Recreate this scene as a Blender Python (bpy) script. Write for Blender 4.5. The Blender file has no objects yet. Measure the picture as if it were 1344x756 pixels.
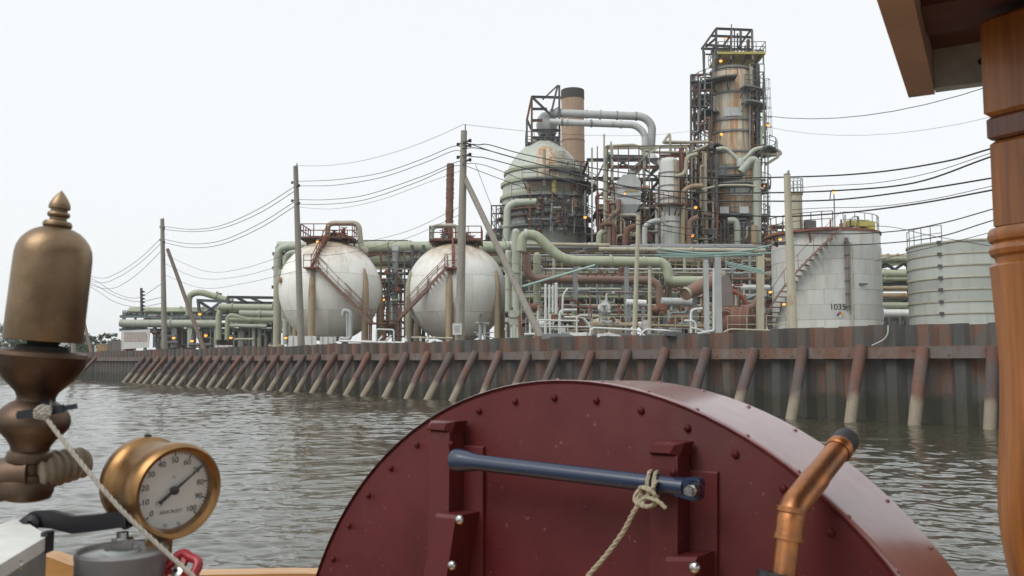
import bpy, math, random
import numpy as np
from mathutils import Vector, Matrix
random.seed(7)
R = math.radians
scene = bpy.context.scene
col = scene.collection

# ------------------------------------------------------------------ camera, sky, sun, exposure
FPX = 1150.0                       # focal length in pixels of the 1344 px wide photograph
HORIZON = 475.0
PITCH = math.atan((HORIZON - 378.0) / FPX)
CAM = Vector((0, 0, 2.0))
cd = bpy.data.cameras.new('camera'); cam = bpy.data.objects.new('camera', cd); col.objects.link(cam)
cam.location = CAM; cam.rotation_euler = (math.pi / 2 + PITCH, 0, 0)
cd.sensor_width = 36.0; cd.lens = FPX / 1344.0 * 36.0
cd.clip_start = 0.02; cd.clip_end = 9000
cd.dof.use_dof = True; cd.dof.focus_distance = 22.0; cd.dof.aperture_fstop = 17.0
scene.camera = cam

SUN_EL, SUN_AZ = R(50), R(232)     # soft sun behind thick cloud, behind us and to the left
w = bpy.data.worlds.new('World'); scene.world = w; w.use_nodes = True
nt = w.node_tree; nt.nodes.clear()
wo = nt.nodes.new('ShaderNodeOutputWorld'); bg = nt.nodes.new('ShaderNodeBackground')
sky = nt.nodes.new('ShaderNodeTexSky'); sky.sky_type = 'NISHITA'; sky.sun_disc = False
sky.sun_elevation = SUN_EL; sky.sun_rotation = SUN_AZ; sky.air_density = 1.0; sky.dust_density = 4.0
hs = nt.nodes.new('ShaderNodeHueSaturation'); hs.inputs['Saturation'].default_value = 0.45
mx = nt.nodes.new('ShaderNodeMix'); mx.data_type = 'RGBA'; mx.inputs[0].default_value = 0.80
mx.inputs[7].default_value = (9.9, 10.2, 10.35, 1)       # the even cloud deck
bg.inputs['Strength'].default_value = 0.1
nt.links.new(sky.outputs[0], hs.inputs['Color']); nt.links.new(hs.outputs[0], mx.inputs[6])
nt.links.new(mx.outputs[2], bg.inputs[0]); nt.links.new(bg.outputs[0], wo.inputs[0])
sd = bpy.data.lights.new('sun', 'SUN'); sun = bpy.data.objects.new('sun', sd); col.objects.link(sun)
sd.energy = 1.5; sd.angle = R(35); sd.color = (1.0, 0.97, 0.93)
sv = Vector((math.sin(SUN_AZ) * math.cos(SUN_EL), math.cos(SUN_AZ) * math.cos(SUN_EL), math.sin(SUN_EL)))
sun.rotation_euler = (-sv).to_track_quat('-Z', 'Y').to_euler(); sun.location = (-20, -20, 60)
vs = scene.view_settings
scene.display_settings.display_device = 'sRGB'
vs.view_transform = 'Standard'; vs.look = 'None'; vs.exposure = 0.15; vs.gamma = 1.0; vs.use_curve_mapping = False
scene.cycles.max_bounces = 6; scene.cycles.diffuse_bounces = 3; scene.cycles.glossy_bounces = 4
scene.cycles.use_denoising = True

# ------------------------------------------------------------------ reading the photograph: pixel -> point at a known distance
_fw = Vector((0, math.cos(PITCH), math.sin(PITCH))); _up = Vector((0, -math.sin(PITCH), math.cos(PITCH)))
def ray(px, py):
    return Vector(((px - 672) / FPX, 0, 0)) + _up * ((378 - py) / FPX) + _fw
def P(px, py, Y):
    d = ray(px, py); return CAM + d * (Y / d.y)
def PZ(px, py, z):                                   # pixel -> point on the level plane z
    d = ray(px, py); return CAM + d * ((z - CAM.z) / d.z)
def M(npx, Y): return npx / FPX * Y                    # pixels -> metres at distance Y

# ------------------------------------------------------------------ materials
MATS = {}
def nodes_of(name):
    m = bpy.data.materials.new(name); m.use_nodes = True
    t = m.node_tree; b = t.nodes['Principled BSDF']; return m, t, b
def ramp(t, src, p0, p1, c0=(0, 0, 0, 1), c1=(1, 1, 1, 1)):
    r = t.nodes.new('ShaderNodeValToRGB'); e = r.color_ramp.elements
    e[0].position = p0; e[1].position = p1; e[0].color = c0; e[1].color = c1
    t.links.new(src, r.inputs[0]); return r.outputs[0]
def noise(t, vec, scale, detail=4, rough=0.6, stretch=None):
    n = t.nodes.new('ShaderNodeTexNoise'); n.inputs['Scale'].default_value = scale
    n.inputs['Detail'].default_value = detail; n.inputs['Roughness'].default_value = rough
    if stretch:
        mp = t.nodes.new('ShaderNodeMapping'); mp.inputs['Scale'].default_value = stretch
        t.links.new(vec, mp.inputs[0]); vec = mp.outputs[0]
    t.links.new(vec, n.inputs['Vector']); return n.outputs['Fac']
def mixc(t, fac, a, b):
    m = t.nodes.new('ShaderNodeMix'); m.data_type = 'RGBA'
    for s, v in ((0, fac), (6, a), (7, b)):
        if hasattr(v, 'is_output'): t.links.new(v, m.inputs[s])
        elif s == 0: m.inputs[0].default_value = v
        else: m.inputs[s].default_value = (*v, 1) if len(v) == 3 else v
    return m.outputs[2]
def paint(name, c, dirt=None, rust=0.0, rough=0.6, metal=0.0, scale=1.0, streak=0.35, rustcol=(0.17, 0.075, 0.035), bump=0.15, vary=0.12, coat=0.0, fall=0.10, edge=0.50):
    """weathered coating: blotchy tone, run-down dirt streaks and rust patches; each object a little different"""
    m, t, b = nodes_of(name)
    geo = t.nodes.new('ShaderNodeNewGeometry').outputs['Position']
    oi = t.nodes.new('ShaderNodeObjectInfo')
    ad = t.nodes.new('ShaderNodeVectorMath'); ad.operation = 'MULTIPLY_ADD'
    cmb = t.nodes.new('ShaderNodeCombineXYZ')
    for k in range(3): t.links.new(oi.outputs['Random'], cmb.inputs[k])
    t.links.new(cmb.outputs[0], ad.inputs[0]); ad.inputs[1].default_value = (7.3, 9.1, 4.7); t.links.new(geo, ad.inputs[2])
    vec = ad.outputs[0]
    if dirt is None: dirt = tuple(x * 0.55 for x in c)
    n1 = noise(t, vec, 1.3 * scale, 5)
    cc = mixc(t, ramp(t, n1, 0.35, 0.72), c, tuple(x * (1 - vary) for x in c))
    n2 = noise(t, vec, 2.6 * scale, 4, 0.65, (1, 1, fall))
    f2 = ramp(t, n2, edge, edge + 0.24)
    mul = t.nodes.new('ShaderNodeMath'); mul.operation = 'MULTIPLY'; mul.inputs[1].default_value = streak
    t.links.new(f2, mul.inputs[0])
    cc = mixc(t, mul.outputs[0], cc, dirt)
    if rust > 0:
        n3 = noise(t, vec, 1.1 * scale, 6, 0.7, (1, 1, 0.35 if fall > .08 else 0.12))
        f3 = ramp(t, n3, 0.66 - 0.30 * rust, 0.78 - 0.22 * rust)
        cc = mixc(t, f3, cc, mixc(t, noise(t, vec, 6 * scale, 3), rustcol, tuple(x * 1.9 for x in rustcol)))
    hv = t.nodes.new('ShaderNodeHueSaturation')
    mr = t.nodes.new('ShaderNodeMapRange'); mr.inputs[3].default_value = 0.86; mr.inputs[4].default_value = 1.12
    t.links.new(oi.outputs['Random'], mr.inputs[0]); t.links.new(mr.outputs[0], hv.inputs['Value'])
    t.links.new(cc, hv.inputs['Color'])
    t.links.new(hv.outputs[0], b.inputs['Base Color'])
    b.inputs['Roughness'].default_value = rough; b.inputs['Metallic'].default_value = metal
    b.inputs['Coat Weight'].default_value = coat; b.inputs['Coat Roughness'].default_value = 0.2
    if bump:
        bp = t.nodes.new('ShaderNodeBump'); bp.inputs['Strength'].default_value = bump; bp.inputs['Distance'].default_value = 0.02
        t.links.new(noise(t, vec, 9 * scale, 4), bp.inputs['Height']); t.links.new(bp.outputs[0], b.inputs['Normal'])
    MATS[name] = m; return m

paint('white_tank', (0.52, 0.53, 0.50), (0.30, 0.26, 0.19), 0.10, 0.5, rustcol=(0.30, 0.19, 0.10), streak=0.45, scale=0.8)
paint('white_sphere', (0.80, 0.80, 0.75), (0.60, 0.53, 0.43), 0.0, 0.45, rustcol=(0.34, 0.21, 0.11), streak=0.35, scale=0.6)
paint('grey_tank', (0.39, 0.42, 0.385), (0.22, 0.20, 0.15), 0.10, 0.55, rustcol=(0.2, 0.13, 0.08), streak=0.4, scale=0.8)
paint('green', (0.33, 0.365, 0.255), (0.17, 0.16, 0.10), 0.08, 0.55, streak=0.4)
paint('green_pale', (0.40, 0.44, 0.36), (0.2, 0.18, 0.12), 0.10, 0.55, streak=0.5)
paint('beige', (0.41, 0.385, 0.29), (0.2, 0.15, 0.09), 0.18, 0.6, streak=0.5)
paint('tan', (0.33, 0.255, 0.16), (0.2, 0.12, 0.06), 0.25, 0.65, streak=0.5)
paint('column_skin', (0.52, 0.485, 0.39), (0.24, 0.125, 0.045), 0.66, 0.6, rustcol=(0.27, 0.115, 0.03), streak=1.0, scale=0.8, fall=0.045, edge=0.44)
paint('reactor_skin', (0.50, 0.54, 0.47), (0.30, 0.27, 0.19), 0.08, 0.55, streak=0.5, scale=0.8)
paint('rust', (0.16, 0.08, 0.052), (0.09, 0.05, 0.035), 0.4, 0.8, rustcol=(0.10, 0.04, 0.024), scale=2, vary=0.4)
paint('rust_red', (0.23, 0.085, 0.055), (0.12, 0.05, 0.04), 0.3, 0.75, scale=2)
paint('brown_pipe', (0.20, 0.125, 0.095), (0.12, 0.07, 0.045), 0.35, 0.7, scale=1.2)
paint('dark_steel', (0.09, 0.093, 0.097), (0.05, 0.04, 0.035), 0.2, 0.65, scale=2)
paint('grey_steel', (0.21, 0.225, 0.225), (0.13, 0.11, 0.09), 0.15, 0.6, scale=2)
paint('blue_grey_steel', (0.20, 0.25, 0.27), (0.12, 0.12, 0.12), 0.1, 0.6, scale=2)
paint('grey_duct', (0.43, 0.45, 0.44), (0.2, 0.18, 0.15), 0.10, 0.5, streak=0.5)
paint('white_pipe', (0.62, 0.64, 0.62), (0.35, 0.33, 0.28), 0.05, 0.5)
paint('turquoise', (0.29, 0.43, 0.39), (0.16, 0.3, 0.27), 0.0, 0.5)
paint('yellow', (0.42, 0.37, 0.10), (0.2, 0.14, 0.06), 0.15, 0.6)
paint('chimney_brick', (0.36, 0.25, 0.175), (0.20, 0.12, 0.075), 0.0, 0.85, scale=1.0, streak=0.5)
paint('soot', (0.055, 0.052, 0.05), (0.1, 0.06, 0.04), 0.1, 0.9)
paint('pole_wood', (0.27, 0.25, 0.215), (0.15, 0.13, 0.11), 0.0, 0.9, scale=2.5, streak=0.7)
paint('brace_wood', (0.15, 0.11, 0.085), (0.10, 0.08, 0.06), 0.0, 0.9, scale=2.5, streak=0.7)
paint('wire', (0.02, 0.02, 0.021), None, 0, 0.6, bump=0)
paint('insulator', (0.05, 0.04, 0.04), None, 0, 0.3, bump=0)
paint('gravel', (0.16, 0.145, 0.12), (0.09, 0.08, 0.065), 0, 0.95, scale=2)
paint('sign_white', (0.62, 0.62, 0.60), (0.4, 0.36, 0.3), 0, 0.6)
paint('sign_print', (0.36, 0.22, 0.17), None, 0, 0.7, bump=0)
paint('ink', (0.03, 0.03, 0.03), None, 0, 0.6, bump=0)
paint('print_blue', (0.05, 0.10, 0.4), None, 0, 0.6, bump=0)
paint('print_red', (0.45, 0.06, 0.04), None, 0, 0.6, bump=0)
paint('print_yellow', (0.55, 0.42, 0.05), None, 0, 0.6, bump=0)
paint('mauve', (0.18, 0.15, 0.14), None, 0.1, 0.7)
paint('mustard', (0.36, 0.25, 0.12), None, 0.1, 0.7)

def crown_stain(name, colr):
    """rusty run-off from the crown platform, fading down the shoulders in streaks"""
    m = MATS[name]; t = m.node_tree; b = t.nodes['Principled BSDF']; src = b.inputs['Base Color'].links[0].from_socket
    g_ = t.nodes.new('ShaderNodeNewGeometry'); sp = t.nodes.new('ShaderNodeSeparateXYZ'); t.links.new(g_.outputs['Normal'], sp.inputs[0])
    n_ = noise(t, g_.outputs['Position'], 1.6, 5, 0.7, (1, 1, 0.12)); ad_ = t.nodes.new('ShaderNodeMath'); ad_.operation = 'MULTIPLY_ADD'; ad_.inputs[1].default_value = 0.9
    t.links.new(n_, ad_.inputs[0]); t.links.new(sp.outputs[2], ad_.inputs[2])
    f_ = ramp(t, ad_.outputs[0], 0.93, 1.0); r_ = [n for n in t.nodes if n.type == 'VALTORGB'][-1]
    mr_ = t.nodes.new('ShaderNodeMapRange'); mr_.inputs[1].default_value = 0.75; mr_.inputs[2].default_value = 1.5; t.links.new(ad_.outputs[0], mr_.inputs[0]); t.links.new(mr_.outputs[0], r_.inputs[0])
    r_.color_ramp.elements[0].position = 0.25; r_.color_ramp.elements[1].position = 0.95
    t.links.new(mixc(t, f_, src, colr), b.inputs['Base Color'])
crown_stain('white_sphere', (0.40, 0.29, 0.17))
def sheet_pile_material(name, c, c2, wet, dark, ra=(0.095, 0.05, 0.035), rb=(0.165, 0.088, 0.058), r0=0.48):
    """rolled sheet piling: grey scale and rust patches, a pale tide line of dried silt, algae low down"""
    m, t, b = nodes_of(name)
    geo = t.nodes.new('ShaderNodeNewGeometry').outputs['Position']
    oi = t.nodes.new('ShaderNodeObjectInfo')
    sep = t.nodes.new('ShaderNodeSeparateXYZ'); t.links.new(geo, sep.inputs[0])
    cmb = t.nodes.new('ShaderNodeCombineXYZ'); t.links.new(oi.outputs['Random'], cmb.inputs[0]); t.links.new(oi.outputs['Random'], cmb.inputs[1])
    ad = t.nodes.new('ShaderNodeVectorMath'); ad.operation = 'MULTIPLY_ADD'; ad.inputs[1].default_value = (31, 17, 5)
    t.links.new(cmb.outputs[0], ad.inputs[0]); t.links.new(geo, ad.inputs[2]); vec = ad.outputs[0]
    r1 = ramp(t, noise(t, vec, 1.6, 6, 0.7, (1, 1, 0.45)), r0, r0 + 0.15)
    rustc = mixc(t, noise(t, vec, 7, 4), ra, rb)
    greyc = mixc(t, noise(t, vec, 4, 4, 0.6, (1, 1, 0.2)), c, c2)
    up_ = t.nodes.new('ShaderNodeMapRange'); up_.inputs[1].default_value = 1.7; up_.inputs[2].default_value = 2.5; up_.inputs[3].default_value = 0.0; up_.inputs[4].default_value = 0.05
    t.links.new(sep.outputs[2], up_.inputs[0])        # the dry upper strip has rusted further
    nz_ = t.nodes.new('ShaderNodeMath'); nz_.operation = 'ADD'; rn = [n for n in t.nodes if n.type == 'VALTORGB'][0]; lk = rn.inputs[0].links[0].from_socket
    t.links.new(lk, nz_.inputs[0]); t.links.new(up_.outputs[0], nz_.inputs[1]); pr_ = t.nodes.new('ShaderNodeMath'); pr_.operation = 'MULTIPLY_ADD'; pr_.inputs[1].default_value = 0.15; t.links.new(oi.outputs['Random'], pr_.inputs[0])
    sb_ = t.nodes.new('ShaderNodeMath'); sb_.operation = 'SUBTRACT'; sb_.inputs[1].default_value = 0.085; t.links.new(nz_.outputs[0], sb_.inputs[0]); t.links.new(sb_.outputs[0], pr_.inputs[2])
    t.links.new(pr_.outputs[0], rn.inputs[0])        # some piles rust more than others
    cc = mixc(t, r1, greyc, rustc)
    # per pile tone
    hv = t.nodes.new('ShaderNodeHueSaturation'); mr = t.nodes.new('ShaderNodeMapRange')
    mr.inputs[3].default_value = 0.75; mr.inputs[4].default_value = 1.22
    t.links.new(oi.outputs['Random'], mr.inputs[0]); t.links.new(mr.outputs[0], hv.inputs['Value']); t.links.new(cc, hv.inputs['Color']); cc = hv.outputs[0]
    # tide line
    zz = t.nodes.new('ShaderNodeMath'); zz.operation = 'MULTIPLY_ADD'; zz.inputs[1].default_value = 0.9
    t.links.new(noise(t, vec, 1.5, 4), zz.inputs[0]); t.links.new(sep.outputs[2], zz.inputs[2])
    f = ramp(t, zz.outputs[0], 1.02, 1.5, (1, 1, 1, 1), (0, 0, 0, 1))
    r = [n for n in t.nodes if n.type == 'VALTORGB'][-1]
    mp = t.nodes.new('ShaderNodeMapRange'); mp.inputs[1].default_value = 0.0; mp.inputs[2].default_value = 2.2
    t.links.new(zz.outputs[0], mp.inputs[0]); t.links.new(mp.outputs[0], r.inputs[0])
    e = r.color_ramp.elements; e[0].position = 0.52; e[1].position = 0.66
    cc = mixc(t, f, cc, mixc(t, noise(t, vec, 3, 4, 0.6, (1, 1, 0.25)), wet, dark))
    t.links.new(cc, b.inputs['Base Color']); b.inputs['Roughness'].default_value = 0.8
    bp = t.nodes.new('ShaderNodeBump'); bp.inputs['Strength'].default_value = 0.4; bp.inputs['Distance'].default_value = 0.03
    t.links.new(noise(t, vec, 8, 5), bp.inputs['Height']); t.links.new(bp.outputs[0], b.inputs['Normal'])
    MATS[name] = m
sheet_pile_material('sheet_pile', (0.105, 0.108, 0.102), (0.055, 0.055, 0.05), (0.07, 0.066, 0.048), (0.035, 0.035, 0.027))
sheet_pile_material('waler', (0.16, 0.15, 0.145), (0.12, 0.085, 0.07), (0.2, 0.19, 0.14), (0.1, 0.1, 0.08))
sheet_pile_material('raker', (0.12, 0.105, 0.10), (0.075, 0.055, 0.052), (0.30, 0.255, 0.185), (0.15, 0.13, 0.095), (0.085, 0.045, 0.036), (0.16, 0.075, 0.05), 0.42)

def water_material():
    m, t, b = nodes_of('river_water')
    geo = t.nodes.new('ShaderNodeNewGeometry').outputs['Position']
    c = mixc(t, noise(t, geo, 0.15, 3), (0.052, 0.050, 0.030), (0.043, 0.043, 0.028))
    t.links.new(c, b.inputs['Base Color']); b.inputs['Roughness'].default_value = 0.08; b.inputs['IOR'].default_value = 1.52
    bp = t.nodes.new('ShaderNodeBump'); bp.inputs['Strength'].default_value = 0.5; bp.inputs['Distance'].default_value = 0.0065
    a = noise(t, geo, 6.5, 4, 0.55, (0.8, 1.2, 1)); bn = noise(t, geo, 1.8, 3, 0.5, (0.8, 1.2, 1))
    s = t.nodes.new('ShaderNodeMath'); s.operation = 'MULTIPLY_ADD'; s.inputs[1].default_value = 2.2
    t.links.new(bn, s.inputs[0]); t.links.new(a, s.inputs[2])
    t.links.new(s.outputs[0], bp.inputs['Height']); t.links.new(bp.outputs[0], b.inputs['Normal'])
    MATS['water'] = m
water_material()
def simple(name, c, rough=0.5, metal=0.0, coat=0.0, tex=0.15, scale=12.0, bump=0.1, stretch=None, c2=None, emis=None):
    m, t, b = nodes_of(name)
    geo = t.nodes.new('ShaderNodeNewGeometry').outputs['Position']
    n = noise(t, geo, scale, 5, 0.6, stretch)
    cc = mixc(t, ramp(t, n, 0.3, 0.7), c, c2 or tuple(x * (1 - tex) for x in c))
    t.links.new(cc, b.inputs['Base Color'])
    rr = t.nodes.new('ShaderNodeMapRange'); rr.inputs[3].default_value = max(rough - 0.08, 0.02); rr.inputs[4].default_value = rough + 0.1
    t.links.new(noise(t, geo, scale * 2.3, 4), rr.inputs[0]); t.links.new(rr.outputs[0], b.inputs['Roughness'])
    b.inputs['Metallic'].default_value = metal; b.inputs['Coat Weight'].default_value = coat; b.inputs['Coat Roughness'].default_value = 0.15
    if bump:
        bp = t.nodes.new('ShaderNodeBump'); bp.inputs['Strength'].default_value = bump; bp.inputs['Distance'].default_value = 0.002
        t.links.new(noise(t, geo, scale * 4, 4, 0.6, stretch), bp.inputs['Height']); t.links.new(bp.outputs[0], b.inputs['Normal'])
    if emis: b.inputs['Emission Color'].default_value = (*emis[0], 1); b.inputs['Emission Strength'].default_value = emis[1]
    MATS[name] = m; return m
simple('lamp_glow', (0.9, 0.5, 0.15), 0.3, bump=0, emis=((1.0, 0.30, 0.03), 2.0))
simple('drum_red', (0.082, 0.009, 0.0095), 0.52, 0, 0.0, 0.25, 9, 0.12)  # face red darkened, canopy shade put into the colour
simple('rim_red', (0.22, 0.055, 0.052), 0.38, 0, 0.8, 0.25, 9, 0.1)  # same paint in a lighter red, sky light on the rim coloured in
MATS['drum_red'].node_tree.nodes['Principled BSDF'].inputs['Specular IOR Level'].default_value = 0.2
def wear(name, dust, chip, amount):
    """hand-painted steel: brush streaks, dusty bloom, small chips and scratches"""
    m = MATS[name]; t = m.node_tree; b = t.nodes['Principled BSDF']; src = b.inputs['Base Color'].links[0].from_socket
    geo = t.nodes.new('ShaderNodeNewGeometry').outputs['Position']
    f1 = ramp(t, noise(t, geo, 3.5, 6, 0.7), 0.48, 0.75); mu = t.nodes.new('ShaderNodeMath'); mu.operation = 'MULTIPLY'; mu.inputs[1].default_value = amount
    t.links.new(f1, mu.inputs[0]); c = mixc(t, mu.outputs[0], src, dust)
    f3 = ramp(t, noise(t, geo, 20, 3, 0.5, (1.5, 1.5, 0.12)), 0.55, 0.8); mu3 = t.nodes.new('ShaderNodeMath'); mu3.operation = 'MULTIPLY'; mu3.inputs[1].default_value = amount * .8
    t.links.new(f3, mu3.inputs[0]); c = mixc(t, mu3.outputs[0], c, tuple(x * .55 for x in dust))
    f2 = ramp(t, noise(t, geo, 70, 5, 0.65), 0.665, 0.69); c = mixc(t, f2, c, chip)
    t.links.new(c, b.inputs['Base Color'])
wear('drum_red', (0.115, 0.020, 0.019), (0.17, 0.07, 0.06), 0.6)
wear('rim_red', (0.30, 0.13, 0.12), (0.13, 0.025, 0.025), 0.6)
simple('bracket_red', (0.105, 0.013, 0.0135), 0.48, 0, 0.0, 0.25, 14, 0.15)
wear('bracket_red', (0.135, 0.026, 0.024), (0.2, 0.09, 0.08), 0.45) if 'bracket_red' in MATS else None
simple('blue_enamel', (0.017, 0.031, 0.072), 0.3, 0.0, 0.4, 0.2, 20, 0.1)
simple('bolt_steel', (0.6, 0.6, 0.58), 0.25, 1.0, 0, 0.3, 60, 0.1)
simple('old_brass', (0.31, 0.225, 0.14), 0.43, 0.95, 0, 0.4, 22, 0.2, c2=(0.17, 0.115, 0.07))
simple('dark_brass', (0.17, 0.12, 0.085), 0.5, 1.0, 0, 0.4, 18, 0.2, c2=(0.09, 0.06, 0.045))
simple('gauge_brass', (0.36, 0.205, 0.085), 0.36, 0.97, 0, 0.3, 22, 0.12, c2=(0.22, 0.125, 0.055))
simple('copper', (0.57, 0.225, 0.082), 0.40, 0.97, 0, 0.4, 30, 0.25, c2=(0.25, 0.13, 0.075))
simple('rubber', (0.035, 0.037, 0.042), 0.6, 0, 0, 0.2, 40, 0.1)
simple('black_iron', (0.018, 0.018, 0.022), 0.4, 0, 0, 0.2, 30, 0.15)
simple('lever_iron', (0.016, 0.022, 0.034), 0.35, 0, 0.2, 0.2, 30, 0.15)
simple('dial_white', (0.82, 0.83, 0.80), 0.6, 0, 0, 0.06, 20, 0)
simple('dial_ink', (0.03, 0.03, 0.03), 0.6, 0, 0, 0.1, 20, 0)
simple('rope_white', (0.48, 0.44, 0.38), 0.9, 0, 0, 0.3, 200, 0.4)
simple('rope_tan', (0.45, 0.40, 0.28), 0.9, 0, 0, 0.3, 200, 0.4)
simple('lagging', (0.36, 0.30, 0.22), 0.9, 0, 0, 0.4, 25, 0.5, c2=(0.2, 0.15, 0.1))
simple('varnished_wood', (0.46, 0.175, 0.036), 0.40, 0, 0.2, 0.4, 10, 0.15, (7, 7, 0.25), (0.22, 0.075, 0.022))
simple('dark_varnish', (0.22, 0.08, 0.04), 0.4, 0, 0.3, 0.4, 14, 0.1, (6, 6, 0.35), (0.10, 0.036, 0.02))
simple('canopy_red', (0.12, 0.038, 0.036), 0.6, 0, 0, 0.25, 10, 0.2)
simple('fascia_tan', (0.60, 0.42, 0.34), 0.6, 0, 0, 0.3, 12, 0.2, (0.5, 0.5, 4))
simple('zinc', (0.62, 0.68, 0.67), 0.5, 0.3, 0, 0.3, 25, 0.15)
simple('box_grey', (0.72, 0.74, 0.70), 0.55, 0, 0, 0.2, 25, 0.15)  # lid colour raised to stand for skylight on the box top
simple('can_grey', (0.23, 0.235, 0.24), 0.4, 0.2, 0, 0.15, 20, 0.08)
simple('can_lid', (0.45, 0.46, 0.46), 0.35, 0.6, 0, 0.2, 25, 0.08)
simple('valve_red', (0.38, 0.02, 0.035), 0.4, 0, 0.3, 0.2, 30, 0.1)
simple('gunwale_oak', (0.50, 0.27, 0.08), 0.4, 0, 0.3, 0.3, 8, 0.1, (0.4, 6, 6), (0.36, 0.17, 0.05))
simple('hull_paint', (0.45, 0.44, 0.40), 0.5, 0, 0, 0.15, 5, 0.1)
simple('leaf', (0.055, 0.085, 0.03), 0.7, 0, 0, 0.5, 1.2, 0, c2=(0.03, 0.055, 0.02))
simple('bark', (0.10, 0.08, 0.06), 0.9, 0, 0, 0.3, 5, 0.3)
simple('bank_grass', (0.07, 0.085, 0.035), 0.95, 0, 0, 0.4, 0.6, 0.2, c2=(0.09, 0.08, 0.05))
mg, tg, bgl = nodes_of('glass')
tr = tg.nodes.new('ShaderNodeBsdfTransparent'); gl = tg.nodes.new('ShaderNodeBsdfGlossy'); gl.inputs['Roughness'].default_value = 0.03
fr = tg.nodes.new('ShaderNodeFresnel'); ms = tg.nodes.new('ShaderNodeMixShader')
tg.links.new(fr.outputs[0], ms.inputs[0]); tg.links.new(tr.outputs[0], ms.inputs[1]); tg.links.new(gl.outputs[0], ms.inputs[2])
tg.links.new(ms.outputs[0], tg.nodes['Material Output'].inputs[0]); MATS['glass'] = mg

# ------------------------------------------------------------------ mesh building
def fillet(pts, rad, seg=5):
    pts = [Vector(p) for p in pts]
    if len(pts) < 3: return pts
    out = [pts[0]]
    for i in range(1, len(pts) - 1):
        a, b, c = pts[i - 1], pts[i], pts[i + 1]
        u, v = a - b, c - b
        r = min(rad, u.length * 0.49, v.length * 0.49)
        if r < 1e-5: out.append(b); continue
        p0 = b + u.normalized() * r; p1 = b + v.normalized() * r
        for k in range(seg + 1):
            s = k / seg
            out.append(p0 * (1 - s) ** 2 + b * 2 * s * (1 - s) + p1 * s * s)
    out.append(pts[-1]); return out

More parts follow.
